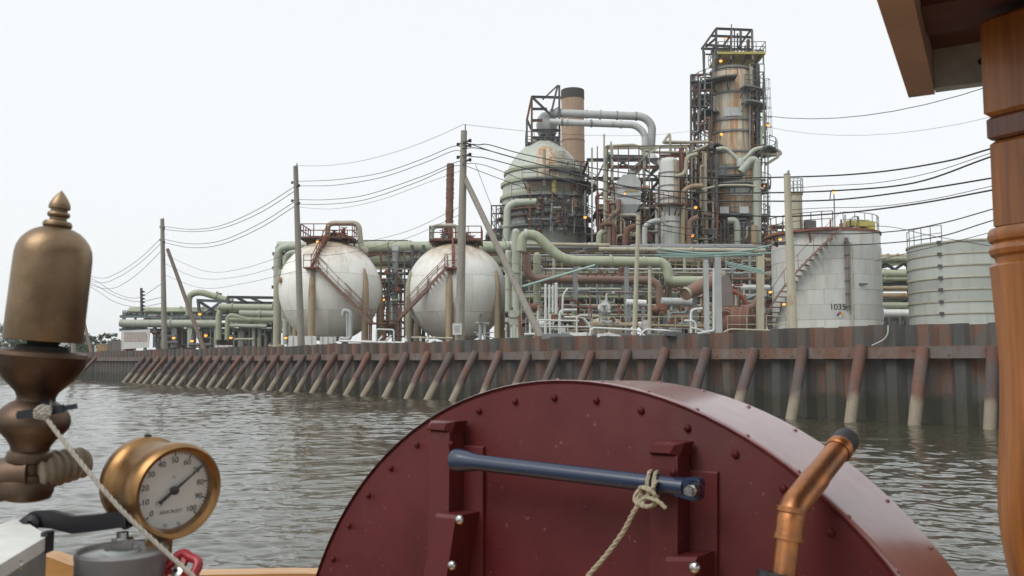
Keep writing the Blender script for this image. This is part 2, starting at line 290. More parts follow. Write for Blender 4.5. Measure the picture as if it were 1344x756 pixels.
class MB:
    def __init__(s): s.v = []; s.f = []
    def quad_box(s, c, sx, sy, sz, rot=None):
        c = Vector(c); i = len(s.v)
        for z in (-1, 1):
            for y in (-1, 1):
                for x in (-1, 1):
                    o = Vector((x * sx / 2, y * sy / 2, z * sz / 2))
                    if rot is not None: o = rot @ o
                    s.v.append(c + o)
        for q in ((0, 2, 3, 1), (4, 5, 7, 6), (0, 1, 5, 4), (2, 6, 7, 3), (0, 4, 6, 2), (1, 3, 7, 5)):
            s.f.append(tuple(i + k for k in q))
        return s
    box = quad_box
    def bar(s, p0, p1, w, h=None, up=Vector((0, 0, 1))):
        p0, p1 = Vector(p0), Vector(p1); h = h or w
        d = p1 - p0
        if d.length < 1e-6: return s
        z = d.normalized()
        if abs(z.dot(up)) > 0.97: up = Vector((0, 1, 0))
        x = up.cross(z).normalized(); y = z.cross(x)
        rot = Matrix((x, y, z)).transposed()
        return s.quad_box((p0 + p1) / 2, w, h, d.length, rot)
    def ibeam(s, p0, p1, w, h, tk=None):
        """rolled joist: two flanges and a web"""
        p0, p1 = Vector(p0), Vector(p1); tk = tk or w * 0.14
        up = Vector((0, 0, 1)); z = (p1 - p0).normalized()
        if abs(z.dot(up)) > 0.97: up = Vector((0, 1, 0))
        x = up.cross(z).normalized(); y = z.cross(x)
        for sgn in (1, -1):
            o = y * (h - tk) / 2 * sgn; s.bar(p0 + o, p1 + o, w, tk, up)
        s.bar(p0, p1, tk, h - 2 * tk, up); return s
    def tube(s, pts, r, n=10, caps=True):
        pts = [Vector(p) for p in pts]
        q = [pts[0]]
        for p in pts[1:]:
            if (p - q[-1]).length > 1e-5: q.append(p)
        pts = q
        if len(pts) < 2: return s
        rs = r if isinstance(r, (list, tuple)) else [r] * len(pts)
        t0 = (pts[1] - pts[0]).normalized()
        a = Vector((0, 0, 1)) if abs(t0.z) < 0.9 else Vector((1, 0, 0))
        x = t0.cross(a).normalized(); base = len(s.v); pt = t0
        for i, p in enumerate(pts):
            if i == 0: t = t0
            elif i == len(pts) - 1: t = (pts[i] - pts[i - 1]).normalized()
            else:
                t = (pts[i + 1] - pts[i]).normalized() + (pts[i] - pts[i - 1]).normalized()
                t = t.normalized() if t.length > 1e-6 else pt
            ax = pt.cross(t)
            if ax.length > 1e-7:
                x = Matrix.Rotation(pt.angle(t), 3, ax.normalized()) @ x
            x = (x - t * x.dot(t)).normalized(); y = t.cross(x); pt = t
            for k in range(n):
                an = 2 * math.pi * k / n
                s.v.append(p + (x * math.cos(an) + y * math.sin(an)) * rs[min(i, len(rs) - 1)])
        for i in range(len(pts) - 1):
            for k in range(n):
                k2 = (k + 1) % n
                s.f.append((base + i * n + k, base + i * n + k2, base + (i + 1) * n + k2, base + (i + 1) * n + k))
        if caps:
            s.f.append(tuple(base + k for k in reversed(range(n))))
            s.f.append(tuple(base + (len(pts) - 1) * n + k for k in range(n)))
        return s
    def lathe(s, prof, origin, axis=Vector((0, 0, 1)), n=24, a0=0.0, a1=2 * math.pi, close=False):
        """prof: (radius, height along axis)"""
        axis = Vector(axis).normalized(); origin = Vector(origin)
        a = Vector((0, -1, 0)) if abs(axis.y) < 0.9 else Vector((0, 0, 1))
        x = (a - axis * a.dot(axis)).normalized(); y = axis.cross(x)
        full = abs(a1 - a0 - 2 * math.pi) < 1e-6
        m = n if full else n + 1; base = len(s.v)
        for (r, h) in prof:
            for k in range(m):
                an = a0 + (a1 - a0) * k / n
                s.v.append(origin + axis * h + (x * math.cos(an) + y * math.sin(an)) * max(r, 1e-4))
        L = len(prof)
        for i in range(L if close else L - 1):
            j = (i + 1) % L
            for k in range(n):
                k2 = (k + 1) % m
                s.f.append((base + i * m + k, base + i * m + k2, base + j * m + k2, base + j * m + k))
        if close and not full:
            s.f.append(tuple(base + i * m for i in range(L))); s.f.append(tuple(base + i * m + n for i in reversed(range(L))))
        return s
    def prism(s, poly, dvec):
        """closed polygon extruded along a vector"""
        poly = [Vector(p) for p in poly]; d = Vector(dvec); n = len(poly); b = len(s.v)
        s.v += poly + [p + d for p in poly]
        s.f.append(tuple(b + k for k in reversed(range(n)))); s.f.append(tuple(b + n + k for k in range(n)))
        for k in range(n):
            k2 = (k + 1) % n; s.f.append((b + k, b + k2, b + n + k2, b + n + k))
        return s
    def ball(s, c, r, n=12, m=8):
        return s.lathe([(r * math.sin(math.pi * i / m), -r * math.cos(math.pi * i / m)) for i in range(m + 1)], c, n=n)
    def mesh(s, name, mat, off=Vector((0, 0, 0)), sharp=38):
        me = bpy.data.meshes.new(name)
        me.from_pydata([tuple(v - off) for v in s.v], [], s.f)
        me.materials.append(MATS[mat])
        me.polygons.foreach_set('use_smooth', [True] * len(me.polygons))
        me.set_sharp_from_angle(angle=R(sharp))
        return me
    def build(s, name, mat, parent=None, sharp=38, origin=None):
        if parent is not None:
            o0 = wloc(parent); loc = Vector((0, 0, 0))
        else:
            o0 = Vector(origin) if origin is not None else Vector((0, 0, 0)); loc = o0
        ob = bpy.data.objects.new(name, s.mesh(name, mat, o0, sharp)); col.objects.link(ob)
        ob.parent = parent; ob.location = loc
        WL[ob] = o0
        return ob
WL = {}
def wloc(o): return WL[o]
def thing(name, label, cat, loc, group=None):
    o = bpy.data.objects.new(name, None); col.objects.link(o); o.location = loc; o.empty_display_size = 0.2
    o['label'] = label; o['category'] = cat
    if group: o['group'] = group
    WL[o] = Vector(loc); return o
def tag(o, label, cat, group=None):
    o['label'] = label; o['category'] = cat
    if group: o['group'] = group
    return o
def structure(o): o['kind'] = 'structure'; return o
def put(name, me, parent, loc, rot=None):
    """another piece that shares a mesh (mesh is about its own origin)"""
    o = bpy.data.objects.new(name, me); col.objects.link(o); o.parent = parent
    o.location = Vector(loc) - (wloc(parent) if parent is not None else Vector((0, 0, 0)))
    if rot is not None: o.rotation_euler = rot
    WL[o] = Vector(loc); return o
def pline(pts, Y=None):
    """list of (px, py) or (px, py, Y) -> points"""
    return [P(p[0], p[1], p[2] if len(p) > 2 else Y) for p in pts]
def pipe(name, mat, parent, pts, rpx, Y, rad=None, n=10, flanges=True):
    q = pline(pts, Y); r = M(rpx, Y)
    f_ = fillet(q, rad or r * 3.0); m = MB().tube(f_, r, n)
    if flanges and r > .1:                               # bolted flange pairs along the run
        for a, b in zip(f_, f_[1:]):
            L = (b - a).length
            if L > 2.2:
                for k in range(1, int(L / 3.2) + 1):
                    if random.random() < .7: c_ = a.lerp(b, min(.97, (k - random.uniform(.1, .8)) * 3.2 / L)); m.lathe([(r * .9, -.07), (r * 1.22 + .02, -.07), (r * 1.22 + .02, .07), (r * .9, .07)], c_, b - a, n)
    o = m.build(name, mat, parent)
    return o
def railing(mb, pts, h=1.05, step=1.3, r=0.028, closed=False):
    pts = [Vector(p) for p in pts]
    up = Vector((0, 0, 1))
    for a, b in zip(pts, pts[1:]):
        for hh in (h, h * 0.52): mb.bar(a + up * hh, b + up * hh, r * 2)
        k = max(1, round((b - a).length / step))
        for i in range(k): mb.bar(a.lerp(b, i / k), a.lerp(b, i / k) + up * h, r * 2)
    mb.bar(pts[-1], pts[-1] + up * h, r * 2); return mb
def arc_pts(c, r, a0, a1, n):
    """angle 0 faces the camera, positive to the right (degrees)"""
    return [Vector((c.x + r * math.sin(R(a0 + (a1 - a0) * k / n)), c.y - r * math.cos(R(a0 + (a1 - a0) * k / n)), c.z)) for k in range(n + 1)]
def platform(parent, c, z, r0, r1, a0, a1, mat='dark_steel', rail='grey_steel', seg=None, rails=True):
    """curved grating platform with brackets; its railing is a sub-part"""
    c = Vector((c.x, c.y, z)); n = seg or max(3, int(abs(a1 - a0) / 15))
    ri, ro = arc_pts(c, r0, a0, a1, n), arc_pts(c, r1, a0, a1, n)
    m = MB()
    for k in range(n):
        m.prism([ri[k], ro[k], ro[k + 1], ri[k + 1]], (0, 0, -0.16))
        if k % 2 == 0: m.bar(ro[k] * 0.9 + ri[k] * 0.1 - Vector((0, 0, 0.1)), ri[k] - Vector((0, 0, 1.1)), 0.1)
    o = m.build('platform', mat, parent)
    if rails:
        rl = railing(MB(), ro); rl.build('railing', rail, o)
    return o
def ladder(parent, p0, p1, w=0.5, side=Vector((1, 0, 0)), cage=True, mat='dark_steel'):
    m = MB(); p0, p1 = Vector(p0), Vector(p1); s = side.normalized() * w / 2
    m.bar(p0 - s, p1 - s, 0.06); m.bar(p0 + s, p1 + s, 0.06)
    k = int((p1 - p0).length / 0.35)
    for i in range(k): q = p0.lerp(p1, i / k); m.bar(q - s, q + s, 0.035)
    o = m.build('ladder', mat, parent)
    if cage:
        c = MB(); back = Vector((s.y, -s.x, 0)).normalized() * 0.6
        kk = max(2, int((p1 - p0).length / 1.0))
        for i in range(1, kk + 1):
            q = p0.lerp(p1, i / kk); ring = [q - s, q - s * 1.2 + back * 0.6, q + back, q + s * 1.2 + back * 0.6, q + s]
            for a, b in zip(ring, ring[1:]): c.bar(a, b, 0.04)
        for off in (s * -1.2 + back * 0.6, back, s * 1.2 + back * 0.6): c.bar(p0.lerp(p1, 1 / kk) + off, p1 + off, 0.035)
        c.build('ladder_cage', mat, o)
    return o
def text_mesh(s, size):
    cu = bpy.data.curves.new('t', 'FONT'); cu.body = s; cu.size = size; cu.align_x = 'CENTER'; cu.align_y = 'CENTER'; cu.extrude = size * 0.01
    o = bpy.data.objects.new('t', cu); col.objects.link(o)
    bpy.context.view_layer.update()
    me = bpy.data.meshes.new_from_object(o.evaluated_get(bpy.context.evaluated_depsgraph_get()))
    bpy.data.objects.remove(o); bpy.data.curves.remove(cu); return me
def put_text(s, size, mat, parent, loc, right, up, name='lettering'):
    me = text_mesh(s, size); me.materials.clear(); me.materials.append(MATS[mat])
    o = bpy.data.objects.new(name, me); col.objects.link(o); o.parent = parent
    right = Vector(right).normalized(); n = right.cross(Vector(up)).normalized(); u = n.cross(right)
    mtx = Matrix((right, u, n)).transposed().to_4x4(); o.rotation_euler = mtx.to_euler()
    o.location = Vector(loc) - wloc(parent); WL[o] = Vector(loc); return o

# ------------------------------------------------------------------ the river, the bulkhead line, the land
GZ = 2.75                                                    # yard level behind the bulkhead
WTOP, WAL0, WAL1 = 3.20, 2.13, 2.50
Wdir = Vector((ray(-300, HORIZON).x / ray(-300, HORIZON).y, 1, 0)).normalized()      # along the bulkhead, away from us
W0 = PZ(1310, 560.5, 0.0)
Wn = Vector((-Wdir.y, Wdir.x, 0)); Wn = Wn if Wn.dot(CAM - W0) > 0 else -Wn            # towards the river
def wall_s(px):
    """distance along the bulkhead at which picture column px meets its water line"""
    d = ray(px, HORIZON); k = d.x / d.y
    return (k * W0.y - W0.x) / (Wdir.x - k * Wdir.y)
def WALL(s, out=0.0, z=0.0):
    p = W0 + Wdir * s + Wn * out; return Vector((p.x, p.y, z))
def wallY(px): return WALL(wall_s(px)).y
S_A, S_B = -34.0, 108.0                                        # the bulkhead runs past the frame at both ends

def make_water():
    rng = np.random.default_rng(5)
    fine = np.radians(np.linspace(-46, 46, 640)); rest = np.radians(np.linspace(46, 314, 70))[1:-1]
    th = np.concatenate([fine, rest]); nt_ = len(th)
    r = np.concatenate([np.geomspace(1.2, 5.5, 14)[:-1], np.geomspace(5.5, 110, 960), np.geomspace(110, 4000, 26)[1:]]); nr = len(r)
    RR, TH = np.meshgrid(r, th, indexing='ij')
    X = RR * np.sin(TH); Yv = RR * np.cos(TH); Z = np.zeros_like(X)
    dr = np.maximum(RR * ((110 / 5.5) ** (1 / 959) - 1), RR * 0.0025); dr[r > 109] = 50; dr[r < 5.5] = 0.3
    gust = 0.85 + 0.30 * np.sin(X * 0.13 + 1.0 + 0.9 * np.sin(Yv * 0.11)) * np.cos(Yv * 0.17 - X * 0.05) + 0.28 * np.sin(X * 0.41 + 1.3 * np.sin(Yv * 0.23)) * np.cos(Yv * 0.33 + 0.8 * np.sin(X * .3))
    for k in range(64):
        lam = math.exp(rng.uniform(math.log(0.13), math.log(0.62))) if k < 52 else rng.uniform(.7, 1.8)
        an = rng.normal(0.15, 0.6); kx, ky = math.sin(an), math.cos(an)
        amp = 0.0031 * lam ** 0.98 * rng.uniform(0.5, 1.2)
        ph = rng.uniform(0, 6.28)
        q = 2 * math.pi / lam * (X * kx + Yv * ky) + ph + 0.8 * np.sin(0.7 * X + 0.5 * Yv + k) 
        att = np.clip((lam / dr - 1.6) / 2.5, 0, 1)
        sn = np.sin(q); Z += amp * att * gust * np.clip(0.85 + RR / 55, 0.9, 1.7) * (sn + 0.36 * np.sin(2 * q))
    co = np.stack([X, Yv, Z], -1).reshape(-1, 3)
    i, j = np.meshgrid(np.arange(nr - 1), np.arange(nt_), indexing='ij'); j2 = (j + 1) % nt_
    q = np.stack([i * nt_ + j, (i + 1) * nt_ + j, (i + 1) * nt_ + j2, i * nt_ + j2], -1).reshape(-1, 4)[:, ::-1]
    me = bpy.data.meshes.new('water'); me.vertices.add(len(co)); me.vertices.foreach_set('co', co.ravel())
    me.loops.add(q.size); me.loops.foreach_set('vertex_index', q.ravel().astype(np.int32))
    me.polygons.add(len(q)); me.polygons.foreach_set('loop_start', np.arange(0, q.size, 4, dtype=np.int32))
    me.polygons.foreach_set('use_smooth', np.ones(len(q), bool)); me.update(); me.validate()
    me.materials.append(MATS['water'])
    o = bpy.data.objects.new('water', me); col.objects.link(o); structure(o)
make_water()

# yard ground behind the bulkhead, out to the horizon, with the far bank on the left
g = MB()
a, b = WALL(S_A, -0.25), WALL(S_B, -0.25)
far = [Vector((-150, 205, 0)), Vector((-260, 215, 0)), Vector((-3500, 420, 0)), Vector((-3500, 3800, 0)), Vector((3500, 3800, 0)), Vector((3500, -20, 0)), a]
poly = [Vector((p.x, p.y, GZ)) for p in [a, b, Vector((-95, 160, 0))] + far[:-1]]
g.prism(poly, (0, 0, -4.5))
structure(g.build('ground', 'gravel'))
# grassy far bank beyond the end of the bulkhead
bk = MB()
edge = [b, Vector((-95, 160, 0)), Vector((-150, 205, 0)), Vector((-260, 215, 0)), Vector((-900, 260, 0))]
for p, q in zip(edge, edge[1:]):
    d = (q - p).normalized(); n = Vector((-d.y, d.x, 0)); n = n if n.dot(CAM - p) > 0 else -n
    bk.prism([Vector((p.x, p.y, GZ + .05)) - n * 6, Vector((p.x, p.y, GZ + .02)), Vector((p.x, p.y, -0.6)) + n * 3.0, Vector((p.x, p.y, -1)) - n * 6], q - p)
structure(bk.build('river_bank', 'bank_grass'))
# ------------------------------------------------------------------ steel bulkhead: piles, waler, raking piles
ANG = math.atan2(Wdir.y, Wdir.x)
bulk = thing('steel_bulkhead', 'long rusty steel sheet pile bulkhead with raking piles along the river', 'bulkhead', WALL(30, 0, 0))
PITCHW = 0.56
def pile_mesh(sgn, rusty):
    m = MB(); t = 0.03; dpt = 0.13 * sgn
    out = [(-0.28, 0.0), (-0.165, dpt), (0.165, dpt), (0.28, 0.0)]
    inn = [(x * (0.93 if abs(x) > .2 else 0.98), y - t * 1.0) for x, y in out]
    m.prism([Vector((x, y, -1.4)) for x, y in out + inn[::-1]], (0, 0, WTOP + 1.4))
    return m.mesh('sheet_pile', 'sheet_pile', sharp=20)
pm = [pile_mesh(1, 0), pile_mesh(-1, 0)]
npile = int((S_B - S_A) / PITCHW)
for k in range(npile):
    s = S_A + (k + 0.5) * PITCHW
    jz = random.uniform(-0.035, 0.03) + (0.05 * math.sin(s * 0.35))
    put('sheet_pile', pm[k % 2], bulk, WALL(s, 0, jz), (0, 0, ANG))
s = S_A; k = 0
while s < S_B:
    L = min(9.0, S_B - s); m = MB()
    dz = random.uniform(-0.02, 0.02); 
    p0, p1 = WALL(s + .006, 0.33, 0), WALL(s + L - .006, 0.33, 0); up = Vector((0, 0, 1))
    zc = (WAL0 + WAL1) / 2 + dz
    m.bar(p0 + up * zc, p1 + up * zc, 0.025, WAL1 - WAL0)
    for zz in (WAL0, WAL1): m.bar(p0 + up * (zz + dz) - Wn * 0.085, p1 + up * (zz + dz) - Wn * 0.085, 0.20, 0.03)
    for q in range(int(L / 1.12)):
        c = WALL(s + 0.4 + q * 1.12, 0.347, zc + random.choice((-.08, .08))); m.bar(c, c + Wn * 0.03, 0.06)
    m.build('waler_segment', 'waler', bulk); s += L
RK = [(-2200, .6), (1221, .64), (1145, .87), (1004, 1.24), (522, 1.5), (194, 1.9), (-900, 1.9)]
s0 = wall_s(1221)
for k in range(-8, 48):
    s = s0 + k * 2.17 + random.uniform(-0.09, 0.09)
    if s > S_B - 4 or 81.5 < s < 95.5: continue
    pxs = 672 + FPX * WALL(s).x / max(WALL(s).y, 3) if WALL(s).y > 3 else 3000
    out = 0.6
    for (xa, oa), (xb, ob) in zip(sorted(RK), sorted(RK)[1:]):
        if xa <= pxs <= xb: out = oa + (ob - oa) * (pxs - xa) / (xb - xa)
    out += random.uniform(-0.12, 0.12)
    top, ft = WALL(s + random.uniform(-.06, .06), 0.40, WAL1 - random.uniform(0.0, 0.12)), WALL(s + random.uniform(-.14, .14), 0.42 + out, 0.0)
    d = ft - top
    MB().tube([top - d * 0.02, top, top.lerp(ft, .5) + Vector((random.uniform(-.03, .03), random.uniform(-.03, .03), 0)), ft, ft + d * 0.35], random.uniform(.18, .215), 14).build('raking_pile', 'raker', bulk)
# looped hose end and cable draped over the bulkhead
hose = WALL(wall_s(1172), 0.24, 0)
tag(MB().tube(fillet([hose + Vector((0, 0, 3.22)), hose + Vector((0, 0, 2.95)) + Wn * .03, hose + Wdir * .15 + Vector((0, 0, 2.75)) + Wn * .02, hose + Wdir * 0.55 + Vector((0, 0, 2.56)) + Wn * .1], 0.2), 0.018, 6)
    .build('dangling_rope', 'white_pipe', origin=hose), 'pale rope end hanging over the bulkhead below the gap between two tanks', 'rope')

# ------------------------------------------------------------------ utility poles with push braces
def catmull(pts, seg=7):
    pts = [Vector(p) for p in pts]; q = [pts[0] * 2 - pts[1]] + pts + [pts[-1] * 2 - pts[-2]]; out = []
    for i in range(1, len(q) - 2):
        a, b, c, d = q[i - 1:i + 3]
        for k in range(seg):
            t = k / seg
            out.append(0.5 * ((2 * b) + (c - a) * t + (2 * a - 5 * b + 4 * c - d) * t * t + (3 * b - a - 3 * c + d) * t ** 3))
    return out + [pts[-1]]
def line_s(px, out):
    d = ray(px, HORIZON); k = d.x / d.y; o = W0 + Wn * out
    return (k * o.y - o.x) / (Wdir.x - k * Wdir.y)
POUT = -1.1
def yardY(px, out=POUT): return WALL(line_s(px, out), out).y
def utility_pole(label, top, base, r, brace=None, ins=(), rod=0, mat='pole_wood', group='utility poles along the bulkhead'):
    Y = yardY(base[0]); b = P(base[0], 440, Y); b = Vector((b.x, b.y, GZ)); t = P(top[0], top[1], Y)
    o = thing('utility_pole', label, 'utility pole', b, group)
    MB().tube([b - Vector((0, 0, .6)), b, b.lerp(t, .5), t], [r, r, r * .85, r * .66], 14).build('shaft', mat, o)
    MB().lathe([(r * .60, -.02), (r * .7, .04), (.02, .09)], t, n=12).build('cap', 'grey_steel', o)
    if rod:
        MB().bar(t - Wn * 0.1 - Vector((0, 0, 1)), t - Wn * .1 + Vector((0, 0, rod)), .07).build('top_rod', 'grey_steel', o)
    for (py, side) in ins:
        q = P(top[0], py, Y); dd = Wdir * (-side)
        m = MB().bar(q, q + dd * (r + .35), .09)
        m.lathe([(.05, 0), (.11, .03), (.05, .06), (.11, .09), (.05, .12), (.11, .15), (.04, .2)], q + dd * (r + .3) - Vector((0, 0, .1)), n=10)
        m.build('insulator_arm', 'insulator', o)
    if brace:
        (tx, ty), (bx, by) = brace; Yb = yardY(bx, POUT - .2)
        p0 = P(tx, ty, Y); p1 = P(bx, by, Yb); p1.z = min(p1.z, GZ)
        d = (p1 - p0).normalized()
        MB().tube([p0 - d * .3, p1 + d * .8], [r * .58, r * .72], 12).build('push_brace', 'brace_wood' if mat == 'pole_wood' and bx < 400 else 'pole_wood', o)
    return o
utility_pole('tall weathered utility pole with white notice and a long leaning brace', (609, 173), (603, 447), 0.28, ((611, 236), (716, 444)), ((187, -1), (193, 1), (204, -1), (205, 1), (212, 1), (187, 1)), rod=0.45)
utility_pole('bent grey utility pole standing in front of the left spherical tank', (388, 219), (396, 450), 0.27, None, ((238, -1), (245, 1), (262, -1), (268, 1)), rod=0.3)
utility_pole('utility pole with dark leaning brace in front of the low left pipe rack', (213, 288), (217, 456), 0.29, ((221, 330), (270, 458)), ((297, -1), (300, 1), (314, -1), (318, 1)), rod=0.2)
utility_pole('farthest utility pole, mostly hidden behind the brass whistle', (92, 345), (98, 462), 0.29, ((103, 392), (121, 460)), ((360, -1), (368, -1)))
utility_pole('pale green post standing before the stair side of the numbered white tank', (1033, 230), (1041, 436), 0.19, None, ((318, -1),), 0.2, 'beige', None)
# small white notice on the tall pole
Yn = yardY(603) - .45; q = P(600, 432, Yn)
nb = thing('notice_board', 'small white notice fixed low on the tall utility pole', 'sign', q + Vector((0, 0, -.3)))
MB().box(q, M(12, Yn), .03, M(15, Yn)).build('panel', 'sign_white', nb)
for i in range(4):
    MB().box(q + Vector((random.uniform(-.02, .02), -.019, .16 - i * .1)), M(8, Yn) * random.uniform(.8, 1), .006, .035).build('print_line', 'grey_steel', nb)

# ------------------------------------------------------------------ overhead wires
ORD = ['topmost', 'second', 'third', 'fourth', 'fifth', 'lowest']; WCOUNT = {}
def wire(pts, label, group, r=0.020, mat='wire', out=POUT, end=None):
    q = [P(x, y, yardY(x, out)) for x, y in pts]
    if end is not None: q.append(Vector(end))
    c = catmull(q)
    if group:
        n_ = WCOUNT.get(group, 0); WCOUNT[group] = n_ + 1; label = ORD[n_] + ' ' + label
    tag(MB().tube(c, r, 6).build('overhead_wire', mat, origin=c[0]), label, 'wire', group)
g1 = ('black wire counted from above between the tall pole and the bent pole', 'wires between tall pole and bent pole')
for pts in ([(605, 192), (592, 193), (556, 208), (500, 227), (440, 236), (390, 238)], [(605, 198), (592, 199), (556, 214), (500, 233), (440, 243), (390, 244)],
            [(605, 211), (590, 216), (550, 233), (480, 256), (430, 262), (390, 262)], [(605, 217), (590, 220), (545, 240), (480, 262), (430, 268), (390, 268)]):
    wire(pts, *g1)
wire([(605, 224), (560, 240), (500, 262), (440, 274), (390, 272)], *g1, r=.012)
g2 = ('black wire counted from above between the bent pole and the braced pole', 'wires between bent pole and braced pole')
for pts in ([(388, 244), (340, 274), (290, 296), (250, 301), (214, 297)], [(388, 250), (340, 280), (290, 300), (250, 304), (214, 301)],
            [(388, 264), (340, 294), (290, 316), (250, 320), (214, 314)], [(388, 270), (340, 300), (290, 321), (250, 325), (214, 318)]):
    wire(pts, *g2, r=.025)
g3 = ('drooping wire counted from above between the braced pole and the whistle', 'wires left of the braced pole')
for pts in ([(213, 311), (185, 338), (155, 358), (130, 365), (94, 354)], [(213, 318), (185, 344), (155, 364), (130, 371), (94, 360)],
            [(213, 328), (180, 360), (150, 378), (125, 376), (94, 362)], [(213, 372), (180, 391), (150, 384), (125, 368), (94, 358)],
            [(213, 390), (180, 396), (150, 388), (125, 374), (94, 360)], [(213, 398), (180, 403), (150, 396), (125, 380), (94, 364)]):
    wire(pts, *g3, r=.024)
g4 = ('faint low wire counted from above between the braced pole and the left sphere', 'faint wires left of the sphere')
for pts in ([(214, 333), (270, 356), (320, 352), (388, 330)], [(214, 345), (262, 365), (320, 362), (388, 342)], [(214, 360), (265, 378), (320, 372), (388, 356)]):
    wire(pts, *g4, r=.015)
g4b = ('faint low wire counted from above crossing before the two spheres', 'faint wires above the spheres')
for pts in ([(394, 322), (450, 322), (530, 305), (603, 272)], [(394, 336), (450, 333), (530, 314), (603, 282)]):
    wire(pts, *g4b, r=.013)
EX = WALL(-15, POUT)
g5 = ('heavy black cable counted from above, running right from the tall pole past the towers', 'heavy cables right of the tall pole')
def rend(z): return None
def on(pts):
    """carry a wire on past the frame to the next pole, bending up the same way"""
    (xa, ya), (xb, yb) = pts[-2], pts[-1]; sl = (yb - ya) / (xb - xa)
    return pts + [(1400, yb + (sl - .02) * (1400 - xb)), (1500, yb + (sl - .05) * (1500 - xb)), (1600, yb + (sl - .08) * (1600 - xb))]
for pts, z in (([(607, 188), (628, 190), (642, 190), (690, 203), (800, 224), (905, 233), (1050, 232), (1150, 226), (1240, 212), (1294, 197)], 10.6),
               ([(607, 186), (620, 190), (660, 203), (740, 224), (820, 244), (905, 252), (1005, 253), (1100, 250), (1200, 240), (1294, 208)], 9.8),
               ([(607, 195), (630, 195), (690, 211), (800, 240), (905, 261), (1005, 264), (1100, 262), (1200, 250), (1294, 235)], 9.0),
               ([(607, 204), (625, 206), (640, 208), (700, 224), (800, 252), (905, 275), (1005, 284), (1100, 280), (1200, 268), (1294, 251)], 8.4)):
    wire(on(pts), *g5, r=.030)
g6 = ('thin wire counted from above, running right from the tall pole below the heavy cables', 'thin wires right of the tall pole')
for pts, z in (([(607, 214), (640, 218), (720, 250), (820, 285), (905, 300), (1005, 303), (1100, 307), (1180, 303), (1240, 292), (1294, 277)], 7.4),
               ([(607, 216), (660, 236), (760, 272), (860, 300), (960, 316), (1060, 322), (1150, 320), (1230, 311), (1294, 292)], 6.9)):
    wire(on(pts), *g6, r=.02)
wire(on([(1030, 248), (1080, 244), (1150, 240), (1220, 227), (1294, 203)]), 'thin slack wire counted from above over the numbered tank towards the wooden post', 'thin slack wires above the tanks', r=.012)
wire(on([(1030, 276), (1080, 273), (1150, 271), (1220, 262), (1294, 246)]), 'thin slack wire counted from above over the numbered tank towards the wooden post', 'thin slack wires above the tanks', r=.012)
wire([(1034, 300), (1080, 300), (1160, 297), (1225, 310), (1318, 326)], 'thin wire crossing in front of the top of the right tank', None, r=.012)
wire([(1150, 342), (1200, 330), (1250, 318), (1300, 305)], 'thin wire rising across the upper bands of the right tank', None, r=.012)
def span(p0, p1, Y0, Y1, sag, label, r):
    a, b = P(*p0, Y0), P(*p1, Y1)
    c = [a.lerp(b, k / 10) - Vector((0, 0, sag * 4 * (k / 10) * (1 - k / 10))) for k in range(11)]
    tag(MB().tube(c, r, 6).build('overhead_wire', 'wire', origin=a), label, 'wire')
span((1004, 152), (1420, 66), 92, 62, 2.0, 'single thin wire from the tall column up towards the canopy corner', .035)
span((1004, 166), (1420, 118), 92, 62, 2.0, 'lower faint wire from the tall column to the wooden post', .016)
span((607, 163), (906, 172), yardY(607), 92, .6, 'very faint wire from the top of the tall pole to the tall column', .012)
span((388, 217), (607, 164), yardY(388), yardY(607), .8, 'very faint wire joining the tops of the tall pole and the bent pole', .012)
a0_, b0_ = P(624, 216, 60), P(668, 330, 60)
tag(MB().tube([a0_, b0_], .02, 6).build('guy_wire', 'wire', origin=b0_), 'thin slanting guy wire beside the leaning brace of the tall pole', 'wire')

# ------------------------------------------------------------------ lamps (lit sodium floods on short brackets)
def lamp(px, py, Y, label, rpx=2.1):
    c = P(px, py, Y); r = M(rpx, Y)
    o = thing('floodlight', label, 'lamp', c + Vector((0, .3, -.5)), 'lit orange lamps around the plant')
    MB().ball(c, r, 10, 6).build('bulb', 'lamp_glow', o)
    MB().lathe([(r * 1.25, .0), (r * 1.15, r * .6), (r * .5, r * 1.2), (.02, r * 1.3)], c + Vector((0, .02, r * .25)), n=10).build('hood', 'dark_steel', o)
    MB().tube(fillet([c + Vector((0, .0, r * 1.3)), c + Vector((0, .5, r * 1.6)), c + Vector((0, .7, -.4))], .2), .035, 6).build('bracket', 'dark_steel', o)
    return o
LAMPS = [
 (228, 443, 93, 'lit orange lamp right beside the braced pole on the left'), (252, 447, 93, 'lit orange lamp just left of the foot of the dark brace'),
 (270, 440, 93, 'bright orange lamp just right of the foot of the dark brace'), (303, 443, 94, 'dim orange lamp low under the left pipe rack'),
 (262, 412, 97, 'small orange lamp on top of the left pipe rack'), (375, 443, 69, 'orange lamp low beside the leftmost leg of the left sphere'),
  (417, 317, 73, 'small orange lamp at the top landing of the left sphere'),
 (503, 393, 78, 'orange lamp between the two spheres'), (768, 285, 84, 'orange lamp on a bracket right of the green reactor'), 
  
 (820, 254, 84, 'orange lamp in front of the grey hopper'), (823, 300, 86, 'small red-orange lamp inside the steel structure under the hopper'),
  (913, 272, 84, 'orange lamp left of the tall column at mid height'),
 (909, 309, 83, 'orange lamp low left of the tall column'), (947, 176, 89, 'orange lamp halfway up the tall column'),
 (1008, 164, 91, 'pale lamp beside the ladder cage of the tall column'), (1003, 244, 90, 'orange lamp at the right end of the ring platform'),
 (946, 80, 89, 'orange lamp under the yellow top platform'), (953, 49, 91, 'small orange lamp inside the top frame of the tall column'),
  
 (1011, 383, 50, 'orange lamp by the upper stair of the numbered tank'), (1029, 399, 50, 'orange lamp by the lower stair of the numbered tank'),
 (1024, 314, 53, 'small orange lamp on the rim of the numbered tank'), (1094, 252, 58, 'small lamp on the thin mast above the numbered tank'),
]
for l in LAMPS: lamp(*l)

